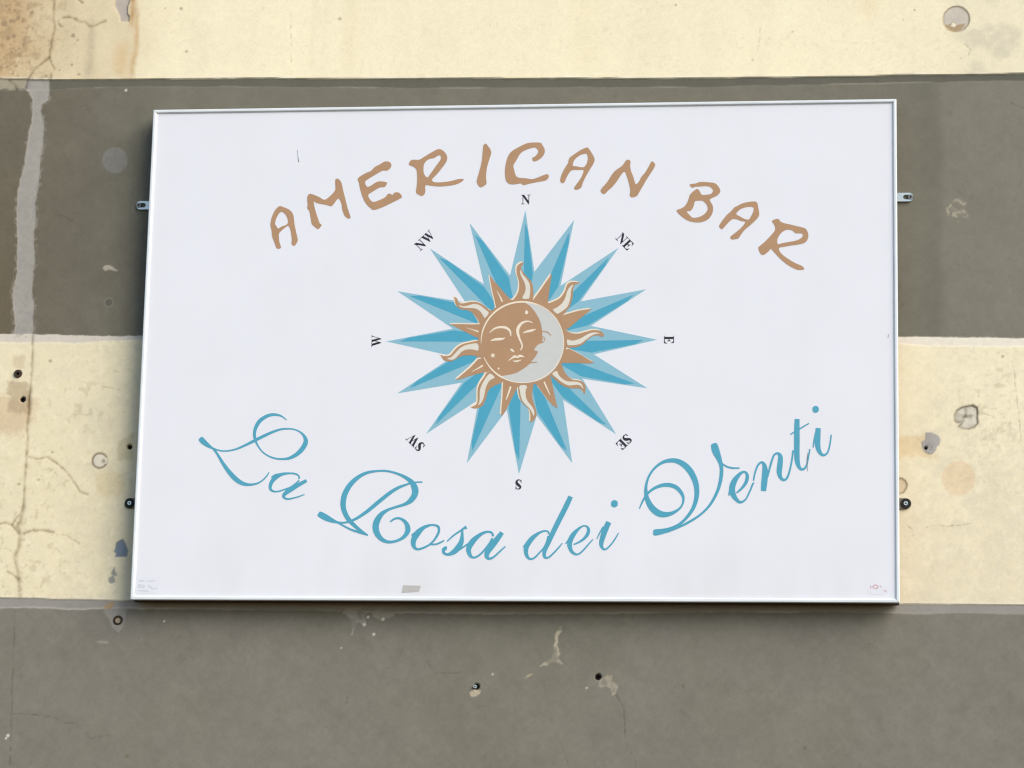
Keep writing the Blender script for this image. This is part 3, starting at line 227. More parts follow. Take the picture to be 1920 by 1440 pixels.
 (-944.5,-362.6),(-922.4,-366.7)]),(1.4,[(-922.4,-366.7),(-894.7,-374),(-866.6,-389.9)]),(1.2,[(-841.4,-69),(-824.8,-71.1),(-802.6,-75.5)]),(1.2,[(-819.1,-35.9),(-801.3,-41.4)]),(1.4,[(-994.7,-519.8),(-989.8,-562.4),(-989,-626.2),
 (-987.1,-689.7),(-984.1,-752.8),(-982,-836.6)]),(1.1,[(-981.3,-729.6),(-938,-731.1),(-900,-735.7),(-877.9,-745.9),(-856.4,-746.6),(-822.4,-776.4),(-774.8,-766.2)]),(1.2,[(767.1,-338.7),(778.4,-347),(778.4,-357.4),(786.5,
 -369.9)]),(1,[(802.9,-343.7),(826.4,-337.2),(843.7,-341.2),(869.2,-337.9),(910,-331.3)]),(1.4,[(969.2,-10.5),(975.1,-37.1),(977.9,-79.6),(982.7,-121.9),(987.4,-174.7)]),(1,[(911.1,-115.9),(933.6,-123.2),(952,-117.8)]),(1,[(941.6,
 527.3),(961.4,516.1),(997.9,501.4)]),(1,[(472.5,711.3),(474.1,654.8),(469.1,621.1),(460.7,607.7)]),(0.9,[(878,639.2),(893.8,625.6),(888.4,605.6),(884.1,577.8)]),(0.9,[(-489.1,734.4),(-481.6,585.2)]),(0.8,[(-962.5,293.1),(-942.1,
 287.4),(-922.4,276.1)]),(1.2,[(210.2,-675.3),(226.2,-700.8),(229.6,-764.5),(250.9,-803),(247.6,-845.9)]),(0.9,[(103.7,-766.5),(119.1,-805.2),(128.1,-837.8)]),(0.9,[(-161.2,-615.1),(-144.7,-637.9),(-97.6,-637.2)])],
 'HOLES':[(-1015,-43,6.5),(-1001.8,-95.9,5.2),(-776.5,-192.3,5),(-780.9,-541.8,8),(-62.3,-662.7,6),(174.9,-640.7,5.6),(804.1,-186.2,3)]}
SIGN_W = 1500.0
SIGN_H = 1004.7
SIGN_ROLL = 0.00704


# ------------------------------------------------------------------ colour helpers
ALB = np.array((1.05, 1.07, 1.115))      # scene white: divides measured colours down to base colours


def lin(c):
    c = np.asarray(c, float) / 255.0
    return np.where(c <= 0.04045, c / 12.92, ((c + 0.055) / 1.055) ** 2.4)


def base(c):
    return lin(c) / ALB


def material(name, srgb, rough=0.7, metal=0.0, var=0.03, scale=60.0, bump=0.0, bump_scale=400.0, spec=0.3):
    m = bpy.data.materials.new(name)
    m.use_nodes = True
    nt = m.node_tree
    n, l = nt.nodes, nt.links
    b = n["Principled BSDF"]
    b.inputs["Roughness"].default_value = rough
    b.inputs["Metallic"].default_value = metal
    b.inputs["Specular IOR Level"].default_value = spec
    tc = n.new("ShaderNodeTexCoord")
    nz = n.new("ShaderNodeTexNoise")
    nz.inputs["Scale"].default_value = scale
    nz.inputs["Detail"].default_value = 5.0
    l.new(tc.outputs["Object"], nz.inputs["Vector"])
    mp = n.new("ShaderNodeMapRange")
    mp.inputs["From Min"].default_value = 0.25
    mp.inputs["From Max"].default_value = 0.75
    mp.inputs["To Min"].default_value = 1.0 - var
    mp.inputs["To Max"].default_value = 1.0 + var
    l.new(nz.outputs["Fac"], mp.inputs["Value"])
    hs = n.new("ShaderNodeHueSaturation")
    hs.inputs["Color"].default_value = (*np.clip(base(srgb), 0, 0.95), 1)
    l.new(mp.outputs[0], hs.inputs["Value"])
    l.new(hs.outputs[0], b.inputs["Base Color"])
    if bump > 0:
        n2 = n.new("ShaderNodeTexNoise")
        n2.inputs["Scale"].default_value = bump_scale
        n2.inputs["Detail"].default_value = 3.0
        l.new(tc.outputs["Object"], n2.inputs["Vector"])
        bp = n.new("ShaderNodeBump")
        bp.inputs["Strength"].default_value = bump
        bp.inputs["Distance"].default_value = 0.001
        l.new(n2.outputs["Fac"], bp.inputs["Height"])
        l.new(bp.outputs[0], b.inputs["Normal"])
    return m


M = dict(
    panel=material("white_sign_panel", (233, 236, 245), 0.42, var=0.012, scale=9.0, bump=0.05, bump_scale=250, spec=0.35),
    frame=material("white_lacquered_aluminium", (225, 232, 237), 0.30, var=0.06, scale=14.0, spec=0.6),
    back=material("sign_back", (120, 104, 86), 0.8),
    tan=material("tan_print", (180, 144, 111), 0.5, var=0.05, scale=30),
    lblue=material("pale_blue_print", (140, 190, 210), 0.5, var=0.02, scale=30),
    dblue=material("blue_print", (76, 166, 197), 0.5, var=0.03, scale=30),
    sblue=material("script_blue_print", (82, 165, 193), 0.5, var=0.04, scale=40),
    cream=material("cream_print", (240, 228, 208), 0.5, var=0.02),
    flame=material("flame_highlight_print", (224, 221, 210), 0.5, var=0.02),
    wood=material("brown_wood_batten", (98, 72, 50), 0.8, var=0.15, scale=90),
    moon=material("moon_grey_print", (205, 208, 207), 0.5, var=0.02),
    black=material("black_print", (38, 40, 52), 0.5, var=0.1),
    scratch=material("dark_scratch", (120, 120, 130), 0.7),
    tape=material("old_tape", (190, 189, 187), 0.6, var=0.08, scale=120),
    note=material("paper_sticker", (230, 233, 243), 0.6, var=0.01),
    notebar=material("faded_sticker_print", (212, 216, 227), 0.7, var=0.05),
    red=material("faded_red_print", (214, 182, 186), 0.7, var=0.06, scale=300),
    zinc=material("zinc_plated_steel", (205, 216, 218), 0.38, metal=0.75, var=0.1, scale=180, spec=0.5),
    screw=material("dull_steel_screw", (128, 132, 132), 0.5, metal=0.6, var=0.15, scale=300),
    rubber=material("black_rubber", (34, 34, 32), 0.7, var=0.2),
    darksteel=material("dark_steel", (122, 118, 108), 0.6, metal=0.3, var=0.2, scale=200),
    plug=material("brown_plastic_plug", (62, 50, 38), 0.7, var=0.2),
    dark=material("hole_darkness", (22, 18, 14), 0.9, var=0.3),
    grout=material("pale_plug_plaster", (165, 150, 130), 0.9, var=0.1, scale=200),
)


# dust caught along the lower rail and faint rain marks on the panel
nt = M['panel'].node_tree
n_, l_n = nt.nodes, nt.links
hsn = [x for x in n_ if x.type == 'HUE_SAT'][0]
tcn = [x for x in n_ if x.type == 'TEX_COORD'][0]
mpg = n_.new("ShaderNodeMapping")
mpg.inputs["Scale"].default_value = (5.0, 1.0, 1.6)
l_n.new(tcn.outputs["Object"], mpg.inputs["Vector"])
ng = n_.new("ShaderNodeTexNoise")
ng.inputs["Scale"].default_value = 2.0
ng.inputs["Detail"].default_value = 6.0
l_n.new(mpg.outputs[0], ng.inputs["Vector"])
sx = n_.new("ShaderNodeSeparateXYZ")
l_n.new(tcn.outputs["Object"], sx.inputs[0])
low = n_.new("ShaderNodeMapRange")
low.inputs["From Min"].default_value = -0.36
low.inputs["From Max"].default_value = -0.50
low.inputs["To Min"].default_value = 0.15
low.inputs["To Max"].default_value = 1.0
l_n.new(sx.outputs["Z"], low.inputs["Value"])
ngr = n_.new("ShaderNodeMapRange")
ngr.inputs["From Min"].default_value = 0.38
ngr.inputs["From Max"].default_value = 0.70
ngr.inputs["To Max"].default_value = 0.34
l_n.new(ng.outputs["Fac"], ngr.inputs["Value"])
mul = n_.new("ShaderNodeMath")
mul.operation = 'MULTIPLY'
l_n.new(low.outputs[0], mul.inputs[0])
l_n.new(ngr.outputs[0], mul.inputs[1])
mixn = n_.new("ShaderNodeMix")
mixn.data_type = 'RGBA'
l_n.new(mul.outputs[0], mixn.inputs[0])
l_n.new(hsn.outputs[0], mixn.inputs[6])
mixn.inputs[7].default_value = (*base((212, 210, 208)), 1)
l_n.new(mixn.outputs[2], n_["Principled BSDF"].inputs["Base Color"])


# ------------------------------------------------------------------ mesh helpers
def obj(name, verts, faces, mat, parent=None, mats=None, fmat=None, smooth=False):
    me = bpy.data.meshes.new(name)
    me.from_pydata(verts, [], faces)
    for m_ in (mats or [mat]):
        me.materials.append(m_)
    if fmat is not None:
        me.polygons.foreach_set("material_index", fmat)
    if smooth:
        me.polygons.foreach_set("use_smooth", [True] * len(me.polygons))
    me.update()
    o = bpy.data.objects.new(name, me)
    COL.objects.link(o)
    if parent:
        o.parent = parent
    return o


def smooth_loop(p, k=3):
    n = len(p)
    out = []
    for i in range(n):
        a, b, c, d = (Vector(p[(i + j) % n]) for j in (-1, 0, 1, 2))
        for s in range(k):
            t = s / k
            q = 0.5 * ((2 * b) + (c - a) * t + (2 * a - 5 * b + 4 * c - d) * t * t + (3 * b - a - 3 * c + d) * t ** 3)
            out.append((q[0], q[1]))
    return out


def smooth_line(p, k=5):
    out = []
    n = len(p)
    for i in range(n - 1):
        a, b, c, d = (Vector(p[min(max(i + j, 0), n - 1)]) for j in (-1, 0, 1, 2))
        for s in range(k):
            t = s / k
            q = 0.5 * ((2 * b) + (c - a) * t + (2 * a - 5 * b + 4 * c - d) * t * t + (3 * b - a - 3 * c + d) * t ** 3)
            out.append((q[0], q[1], max(q[2], 0.3)))
    out.append(tuple(p[-1]))
    return out


class Sheet:
    """Flat printed shapes, in millimetres on the sign face; lvl is the height above the face."""

    def __init__(self):
        self.v, self.f, self.m = [], [], []

    def poly(self, loops, lvl, smooth=True, m=0):
        loops = [smooth_loop(l) if smooth else l for l in loops]
        tri = tessellate_polygon([[Vector((a, b, 0)) for a, b in l] for l in loops])
        k = len(self.v)
        flat = [q for l in loops for q in l]
        for a, b in flat:
            self.v.append((a / 1000, -lvl / 1000, b / 1000))
        for t in tri:
            (x0, y0), (x1, y1), (x2, y2) = (flat[i] for i in t)
            if (x1 - x0) * (y2 - y0) - (x2 - x0) * (y1 - y0) < 0:
                t = (t[0], t[2], t[1])
            self.f.append(tuple(k + i for i in t))
            self.m.append(m)
        return self

    def stroke(self, pts, lvl, m=0, k=5, ramp=0.05):
        q = smooth_line(pts, k) if len(pts) > 2 else [tuple(x) for x in pts]
        n = len(q)
        k0 = len(self.v)
        for i, (x, y, w) in enumerate(q):
            a, b = q[max(i - 1, 0)], q[min(i + 1, n - 1)]
            dx, dy = b[0] - a[0], b[1] - a[1]
            d = math.hypot(dx, dy) or 1
            nx, ny = -dy / d * w / 2, dx / d * w / 2
            h = -(lvl + ramp * i / n) / 1000
            self.v.append(((x + nx) / 1000, h, (y + ny) / 1000))
            self.v.append(((x - nx) / 1000, h, (y - ny) / 1000))
        for i in range(n - 1):
            a = k0 + 2 * i
            self.f.append((a, a + 1, a + 3, a + 2))
            self.m.append(m)
        return self

    def build(self, name, mats, parent):
        mats = mats if isinstance(mats, list) else [mats]
        o = obj(name, self.v, self.f, None, parent, mats=mats, fmat=self.m)
        return o


def tag(o, label, cat, group=None):
    o["label"] = label
    o["category"] = cat
    if group:
        o["group"] = group


def cyl(cx, cz, y0, y1, r0, r1, n=20, ring=None):
    """Disc-ended stub along -y; ring = inner radius for a washer."""
    v, f = [], []
    prof = [(r0, y0), (r1, y1)] if ring is None else [(r0, y0), (r1, y1), (ring, y1), (ring, y0)]
    for r, y in prof:
        for i in range(n):
            a = 2 * math.pi * i / n
            v.append((cx + r * math.cos(a), y, cz + r * math.sin(a)))
    for k in range(len(prof) - 1):
        for i in range(n):
            j = (i + 1) % n
            f.append((k * n + i, k * n + j, (k + 1) * n + j, (k + 1) * n + i))
    if ring is None:
        f.append(tuple(range(n, 2 * n)))
    return v, f


# ------------------------------------------------------------------ the wall
def value_noise(X, Z, scale, seed, sz=None):
    rng = np.random.RandomState(seed)
    tab = rng.rand(256, 256)
    u, v = X / scale + 37.3, Z / (sz or scale) + 81.7
    iu, iv = np.floor(u).astype(int), np.floor(v).astype(int)
    fu, fv = u - iu, v - iv
    fu = fu * fu * (3 - 2 * fu)
    fv = fv * fv * (3 - 2 * fv)
    a = tab[iu & 255, iv & 255]
    b = tab[(iu + 1) & 255, iv & 255]
    c = tab[iu & 255, (iv + 1) & 255]
    d = tab[(iu + 1) & 255, (iv + 1) & 255]
    return (a + (b - a) * fu) * (1 - fv) + (c + (d - c) * fu) * fv


def fbm(X, Z, scale, seed, octv=4, sz=None):
    s, amp, tot = 0.0, 1.0, 0.0
    for k in range(octv):
        s = s + amp * value_noise(X, Z, scale / 2 ** k, seed + k, None if sz is None else sz / 2 ** k)
        tot += amp
        amp *= 0.55
    return s / tot


def sstep(a, b, x):
    t = np.clip((x - a) / (b - a), 0, 1)
    return t * t * (3 - 2 * t)


def build_wall():
    Wd = WALL
    fine = 2.05
    xs = np.concatenate([np.arange(-2400, -1160, 40.0), np.arange(-1160, 1060, fine), np.arange(1060, 2301, 40.0)])
    zs = np.concatenate([np.arange(-1700, -890, 40.0), np.arange(-890, 810, fine), np.arange(810, 1701, 40.0)])
    nx, nz = len(xs), len(zs)
    X, Z = np.meshgrid(xs, zs, indexing='ij')

    rag = (fbm(X, Z, 14, 11, 3) - 0.5) * 5.0 + (value_noise(X, Z, 5, 15) - 0.5) * 2.0    # ragged paint edges

    def bline(k):
        a = np.array(Wd[k])
        return np.interp(X, a[:, 0], a[:, 1])
    b1 = bline('B1') + (fbm(X, Z * 0, 60, 21, 3) - 0.5) * 4
    b1b = bline('B1b') + (fbm(X, Z * 0, 40, 25, 3) - 0.5) * 4
    b2 = bline('B2') + rag * 0.55
    b2b = bline('B2b') + rag * 0.7
    b3 = bline('B3') + (fbm(X, Z * 0, 30, 31, 4) - 0.5) * 3.5
    b3b = bline('B3b') + rag * 0.6

    def sdist(poly):
        """signed distance (negative inside), evaluated in the polygon's neighbourhood only"""
        P = np.array(poly, float)
        m = 14.0
        i0, i1 = np.searchsorted(xs, (P[:, 0].min() - m, P[:, 0].max() + m))
        j0, j1 = np.searchsorted(zs, (P[:, 1].min() - m, P[:, 1].max() + m))
        x, z = X[i0:i1, j0:j1], Z[i0:i1, j0:j1]
        d = np.full(x.shape, 1e9)
        ins = np.zeros(x.shape, bool)
        for a, b in zip(P, np.roll(P, -1, 0)):
            e = b - a
            t = np.clip(((x - a[0]) * e[0] + (z - a[1]) * e[1]) / max(e @ e, 1e-9), 0, 1)
            d = np.minimum(d, np.hypot(x - a[0] - t * e[0], z - a[1] - t * e[1]))
            c = ((a[1] > z) != (b[1] > z))
            with np.errstate(divide='ignore', invalid='ignore'):
                xi = a[0] + (z - a[1]) * e[0] / e[1]
            ins ^= c & (x < xi)
        return (slice(i0, i1), slice(j0, j1)), np.where(ins, -d, d)

    def ldist(line):
        P = np.array(line, float)
        m = 8.0
        i0, i1 = np.searchsorted(xs, (P[:, 0].min() - m, P[:, 0].max() + m))
        j0, j1 = np.searchsorted(zs, (P[:, 1].min() - m, P[:, 1].max() + m))
        x, z = X[i0:i1, j0:j1], Z[i0:i1, j0:j1]
        d = np.full(x.shape, 1e9)
        for a, b in zip(P[:-1], P[1:]):
            e = b - a
            t = np.clip(((x - a[0]) * e[0] + (z - a[1]) * e[1]) / max(e @ e, 1e-9), 0, 1)
            d = np.minimum(d, np.hypot(x - a[0] - t * e[0], z - a[1] - t * e[1]))
        return (slice(i0, i1), slice(j0, j1)), d

    C = np.zeros((nx, nz, 3))
    Hh = np.zeros((nx, nz))
    cls = np.zeros((nx, nz), np.int16)

    def mix(s, m, col):
        col = lin(col) if np.ndim(col) == 1 else col
        C[s] = C[s] * (1 - m[..., None]) + col * m[..., None]
    ALL = (slice(None), slice(None))

    def L(c):
        return lin(c)[None, None, :]

    # ---- paint bands
    n_big = fbm(X, Z, 420, 41, 4)
    n_mid = fbm(X, Z, 70, 51, 4)
    n_fine = fbm(X, Z, 9, 61, 3)
    streak = fbm(X, Z, 55, 71, 4, sz=1100)
    grain = value_noise(X, Z, 3.1, 81) - 0.5

    left = sstep(-560, -1120, X + (n_mid - 0.5) * 160)          # dirt grows towards the left end
    creamU = L((246, 237, 206)) + np.zeros((nx, nz, 3))
    bord = sstep(-806, -820, X + (fbm(X, Z, 40, 45, 2) - 0.5) * 14)
    t = (np.clip(0.30 * bord + 0.62 * left, 0, 0.85))[..., None]
    creamU = creamU * (1 - t) + L((214, 197, 162)) * t
    t = (sstep(-960, -1110, X + (n_mid - 0.5) * 110) * 0.95)[..., None]
    creamU = creamU * (1 - t) + L((200, 172, 132)) * t
    t = (sstep(0.56, 0.78, fbm(X, Z, 26, 91, 3)) * sstep(-850, -1080, X) * 0.5)[..., None]
    creamU = creamU * (1 - t) + L((168, 146, 115)) * t
    # grimy right end, mottled
    t = (sstep(830, 905, X + (n_mid - 0.5) * 30) * (0.30 + 0.9 * sstep(0.42, 0.75, fbm(X, Z, 38, 95, 4))))[..., None] * 0.75
    creamU = creamU * (1 - t) + L((217, 210, 187)) * t
    creamU = creamU * (1 + (streak - 0.5) * 0.09 + (n_mid - 0.5) * 0.05)[..., None]

    t = sstep(0.35, 0.75, n_big)[..., None] * 0.55
    creamL = L((243, 234, 203)) * (1 - t) + L((231, 219, 188)) * t
    t = (sstep(-560, -900, X) * 0.75)[..., None]
    creamL = creamL * (1 - t) + L((234, 224, 191)) * t
    lo = sstep(-140, -470, Z + (n_mid - 0.5) * 120) * sstep(600, 720, X)
    t = (lo * 0.8)[..., None]
    creamL = creamL * (1 - t) + L((230, 219, 191)) * t
    wear = sstep(0.42, 0.72, fbm(X, Z, 27, 101, 5)) * (0.20 + 0.8 * sstep(0.42, 0.62, fbm(X, Z, 150, 111, 3)))
    wear = wear * np.where(X < 0, 0.65, 0.6)
    t = wear[..., None] * 0.75
    creamL = creamL * (1 - t) + L((220, 211, 186)) * t
    blot = sstep(0.44, 0.64, fbm(X, Z, 12, 105, 3))
    t = (blot * (0.16 + 0.34 * sstep(560, 760, X) * sstep(0, -300, Z) + 0.2 * sstep(820, 900, X)))[..., None]
    creamL = creamL * (1 - t) + L((230, 220, 194)) * t
    hi = sstep(0.60, 0.74, fbm(X, Z, 15, 107, 3))[..., None] * 0.35
    creamL = creamL * (1 - hi) + L((246, 237, 209)) * hi
    creamL = creamL * (1 + (n_mid - 0.5) * 0.07 + (streak - 0.5) * 0.04)[..., None]

    scar0 = fbm((X + Z) * 0.7071, (X - Z) * 0.7071, 9, 137, 3, sz=28) - 0.5
    t = sstep(-640, -1050, X + (n_mid - 0.5) * 120)[..., None]
    greyU = L((121, 119, 107)) * (1 - t) + L((112, 107, 94)) * t
    t = (sstep(-985, -1020, X) * sstep(560, 60, Z))[..., None]
    greyU = greyU * (1 - t) + L((109, 101, 84)) * t
    t = sstep(820, 850, X + (n_mid - 0.5) * 20)[..., None] * 0.9
    greyU = greyU * (1 - t) + L((131, 128, 116)) * t
    greyU = greyU * (1 + (n_mid - 0.5) * 0.13 + (n_big - 0.5) * 0.10 + (streak - 0.5) * 0.10 + scar0 * 0.05 + (fbm(X, Z, 18, 138, 4) - 0.5) * 0.12)[..., None]
    greyL = L((128, 125, 114)) + np.zeros((nx, nz, 3))
    t = sstep(0.4, 0.7, fbm(X, Z, 160, 121, 4))[..., None] * 0.45
    greyL = greyL * (1 - t) + L((131, 127, 120)) * t
    U, V = (X + Z) * 0.7071, (X - Z) * 0.7071
    scar = fbm(U, V, 8, 131, 3, sz=30) - 0.5 + 0.6 * (fbm(V, U, 7, 135, 3, sz=24) - 0.5)
    greyL = greyL * (1 + (n_mid - 0.5) * 0.12 + (n_big - 0.5) * 0.08 + scar * 0.07 + (fbm(X, Z, 22, 139, 4) - 0.5) * 0.16 + (n_fine - 0.5) * 0.05)[..., None]
    strip1 = L((104, 103, 93)) * (1 + (n_mid - 0.5) * 0.2)[..., None]
    strip2 = L((236, 229, 214)) + np.zeros((nx, nz, 3))
    t = sstep(-600, -800, X)[..., None]
    strip2 = strip2 * (1 - t) + L((212, 205, 193)) * t
    strip3 = L((152, 149, 144)) * (1 + (n_mid - 0.5) * 0.22)[..., None]

    soft = 1.3
    C[:] = creamU
    k1 = sstep(soft, -soft, Z - b1)
    mix(ALL, k1, strip1)
    edge = np.exp(-((Z - b1 - 2.2) / 2.0) ** 2)                        # bare pale plaster edge above the masked line
    mix(ALL, edge * 0.55 * sstep(0.35, 0.6, fbm(X, Z, 60, 141, 2)), (252, 247, 228))
    k = sstep(soft, -soft, Z - b1b)
    mix(ALL, k, greyU)
    pale = np.exp(-((Z - b1b) / 1.5) ** 2) * sstep(0.50, 0.64, fbm(X, Z * 0, 110, 151, 4)) * (0.30 + 0.55 * sstep(-840, -900, X))
    mix(ALL, pale, (178, 172, 158))
    mix(ALL, sstep(soft, -soft, Z - b2), strip2)
    mix(ALL, sstep(soft * 2, -soft * 2, Z - b2b), creamL)
    k3 = sstep(soft, -soft, Z - b3)
    edge3 = np.exp(-((Z - b3 - 2.5) / 2.0) ** 2)
    mix(ALL, edge3 * 0.5, (243, 233, 214))
    mix(ALL, k3, strip3)
    mix(ALL, sstep(soft, -soft, Z - b3b), greyL)
    pale = np.exp(-((Z - b3b - 1.0) / 1.7) ** 2) * sstep(0.36, 0.58, fbm(X, Z * 0, 90, 161, 4))
    mix(ALL, pale * 0.6, (186, 182, 174))
    Hh += 1.8 * (1 - k1) - 0.5 * k1 + 0.5 * k + 0.5 * sstep(soft, -soft, Z - b2) * (1 - k3) + 0.5 * sstep(soft, -soft, Z - b2b) * (1 - k3)
    Hh += -0.4 * k3 + 0.4 * sstep(soft, -soft, Z - b3b)
    cls[Z <= b1] = 1
    cls[Z <= b1b] = 2
    cls[Z <= b2] = 3
    cls[Z <= b2b] = 4
    cls[Z <= b3] = 5
    cls[Z <= b3b] = 6

    # ---- stains, chips and repairs
    def patch(key, col, r=0.5, a=1.0, soft=1.2, dh=0.0, c=None, outline=None, ow=1.4, oa=0.8, brk=None):
        s, d = sdist(Wd[key] if isinstance(key, str) else key)
        d = d + rag[s] * r
        m = sstep(soft, -soft, d) * a
        if brk:
            m = m * (0.25 + 0.75 * sstep(brk[0], brk[1], fbm(X[s], Z[s], 22, 301, 3)))
        cc = lin(col)[None, None, :] * (1 + (n_mid[s] - 0.5) * 0.14 + (n_fine[s] - 0.5) * 0.10)[..., None]
        mix(s, m, cc)
        if outline is not None:
            mix(s, np.exp(-(d / ow) ** 2) * oa, outline)
        Hh[s] += dh * sstep(soft, -soft, d)
        if c is not None:
            cls[s][d < 0] = c

    def blob(x, z, r, col, a=1.0, soft=1.0, dh=0.0, rg=0.25):
        s, d = ldist([(x - .01, z), (x + .01, z)])
        d = d - r + rag[s] * rg
        mix(s, sstep(soft, -soft, d) * a, col)
        Hh[s] += dh * sstep(soft, -soft, d)

    patch('BARE_LEFT', (172, 164, 143), 0.7, 0.85)
    patch('FILLER', (163, 160, 154), 0.75, 1.0, 1.0, -0.5, 7, (186, 180, 170), 1.3, 0.35)
    s, d = sdist(Wd['FILLER'])                                        # paint flaking along the strip's right edge
    fl = sstep(9, 2, d) * sstep(0.52, 0.62, fbm(X[s], Z[s], 7, 171, 2)) * sstep(-1068, -1040, X[s]) * (d > 0)
    mix(s, fl * 0.5, (160, 152, 142))
    # rust run-off under the chip at the top left, and two grey runs
    for x0, z0, z1, w, col, a in ((-822, 800, 690, 7, (190, 152, 104), .8), (-812, 720, 575, 6, (208, 178, 134), .75), (-838, 640, 580, 16, (218, 188, 142), .65),
                                  (-905, 690, 575, 9, (186, 176, 150), .55), (-958, 760, 600, 14, (205, 192, 160), .4), (-440, 800, 585, 7, (238, 229, 198), .5),
                                  (-360, 800, 585, 16, (240, 228, 194), .5), (120, 800, 585, 26, (242, 231, 196), .5), (690, 800, 690, 20, (243, 226, 190), .7), (640, 800, 740, 12, (240, 218, 178), .5)):
        m = np.exp(-((X + (n_mid - 0.5) * 16 - x0) / w) ** 2) * sstep(z1 - 12, z1 + 25, Z) * sstep(z0 + 40, z0 - 10, Z) * (Z > b1)
        mix(ALL, m * a * (0.5 + n_fine), col)
    patch('CHIP_TOP', (190, 180, 170), 0.3, 1, 1.0, -2.2, 8, (140, 124, 106), 1.3, 0.6)
    patch('DISC_L', (127, 126, 121), 0.25, 1, 0.9, 0.3, 9)
    patch('BLOB_L', (186, 180, 165), 0.3, 0.8, 1.0, 0.4)
    patch('PINK_STAIN', (214, 190, 156), 4.0, 0.7, 12)
    patch('PLATE_MARK', (188, 168, 138), 2.2, 0.72, 4)

    patch('SQUARE_LL', (198, 186, 148), 1.6, 0.55, 4)
    patch('TAN_LL', (221, 205, 164), 2.5, 0.6, 7)
    patch('BLUE', (133, 146, 160), 0.4, 1, 1.0, -1.0, 10, (112, 116, 118), 1.1, 0.5)
    patch('BLUE2', (152, 156, 150), 0.5, 0.9, 1.0, -0.8)
    patch('ROUND_TR', (205, 196, 184), 0.2, 1, 0.9, -1.2, 11, (150, 132, 108), 1.5, 0.85)
    patch('ROUND_TR_BROWN', (176, 155, 122), 0.2, 0.95, 0.9)
    patch('ROUND_TR_WHITE', (243, 233, 210), 0.1, 1, 0.8, 0.8)
    patch('TAN_STAIN', (228, 206, 165), 2.6, 0.75, 6)
    patch('ANCHOR_R', (220, 215, 199), 0.25, 1, 0.9, -1.4, 12, (128, 117, 98), 2.2, 0.85)
    s, d = sdist(Wd['ANCHOR_R'])
    mix(s, sstep(0, -3, d) * sstep(0.42, 0.62, fbm(X[s], Z[s], 9, 321, 3)) * 0.45, (170, 162, 145))
    for l_ in Wd['ANCHOR_R_DARK']:
        s, d = ldist(l_)
        mix(s, np.exp(-((d + rag[s] * 0.5) / 3.0) ** 2) * 0.5 * (0.3 + n_fine[s]), (112, 100, 82))
        Hh[s] -= np.exp(-(d / 2.3) ** 2) * 1.0
    patch('GREY_BLOB', (173, 170, 166), 0.35, 1, 0.9, 0.8, 13, (150, 147, 144), 1.4, 0.4)
    s, d = ldist(Wd['BLOB_CREASE'])
    mix(s, np.exp(-(d / 1.8) ** 2) * 0.7, (138, 134, 132))
    patch('PINK_DISC', (232, 211, 176), 0.4, 0.85, 2, 0.0, 14)
    patch('HALF_R', (222, 205, 172), 0.2, 1, 0.9, -0.8, 15, (138, 122, 100), 1.8, 0.75)
    patch('HALO_HOLE', (152, 148, 142), 0.8, 0.9, 1.2)
    patch('ORANGE', (172, 146, 110), 0.8, 0.8, 1.5)
    patch('CHIP_B1', (166, 163, 154), 1.2, 0.9, 1.2, -0.5, brk=(0.3, 0.5))
    patch('CHIP_B2', (166, 161, 150), 1.2, 0.85, 1.2, -0.5, brk=(0.3, 0.5))
    patch('CHIP_Y', (194, 186, 164), 1.1, 0.85, 1.0, -0.6, 16, brk=(0.36, 0.56))
    patch('CHIP_Y2', (180, 170, 146), 0.5, 0.8, 1.0, -0.6)
    patch('CHIP_S1', (192, 180, 158), 0.5, 0.9, 1.0, -0.6)
    patch('CHIP_S2', (168, 161, 145), 1.0, 0.8, 1.0, -0.4, brk=(0.35, 0.5))
    # ring-shaped marks
    (rx, rz), = Wd['ROUND_LL']
    s, d = ldist([(rx - .01, rz), (rx + .01, rz)])
    # (the ring marks need a wider neighbourhood than a line's default)
    def disc(cx, cz, rad):
        i0, i1 = np.searchsorted(xs, (cx - rad - 10, cx + rad + 10))
        j0, j1 = np.searchsorted(zs, (cz - rad - 10, cz + rad + 10))
        s = (slice(i0, i1), slice(j0, j1))
        dx, dz = X[s] - cx, Z[s] - cz
        return s, np.hypot(dx, dz), np.arctan2(dz, dx)
    s, d, a = disc(rx, rz, 17)
    d = d + rag[s] * 0.25
    mix(s, sstep(16, 14, d) * 0.9, (226, 219, 202))
    mix(s, np.exp(-((d - 15) / 2.0) ** 2) * np.where(np.abs(a) < 0.45, 0.2, 1.0), (138, 124, 104))
    mix(s, sstep(6, 2, np.hypot(X[s] - rx - 8, Z[s] - rz + 1) + rag[s]) * 0.8, (158, 146, 126))
    cls[s][d < 15] = 17
    Hh[s] -= np.exp(-((d - 15) / 1.6) ** 2) * 1.2
    (rx, rz), = Wd['RING_L']
    s, d, a = disc(rx, rz, 10)
    mix(s, sstep(8, 6, d) * 0.6, (92, 90, 82))
    mix(s, np.exp(-((d - 9 + rag[s] * .2) / 1.4) ** 2) * 0.55, (142, 138, 126))
    (rx, rz), = Wd['ROSETTE']
    s, d, a = disc(rx, rz, 22)
    for l_ in Wd['ROSETTE_LINES']:
        s, d = ldist(l_)
        mix(s, np.exp(-((d + rag[s] * 0.35) / 2.2) ** 2) * 0.75 * sstep(0.36, 0.56, n_fine[s]), (184, 177, 157))
    s, d, a = disc(rx, rz, 22)
    mix(s, sstep(18, 10, d + rag[s]) * sstep(0.45, 0.65, n_fine[s]) * 0.3, (160, 154, 138))
    patch('STREAK_L', (162, 158, 146), 0.6, 0.6, 1.5)
    patch('PLATE_MARK2', (205, 188, 156), 1.5, 0.55, 4)
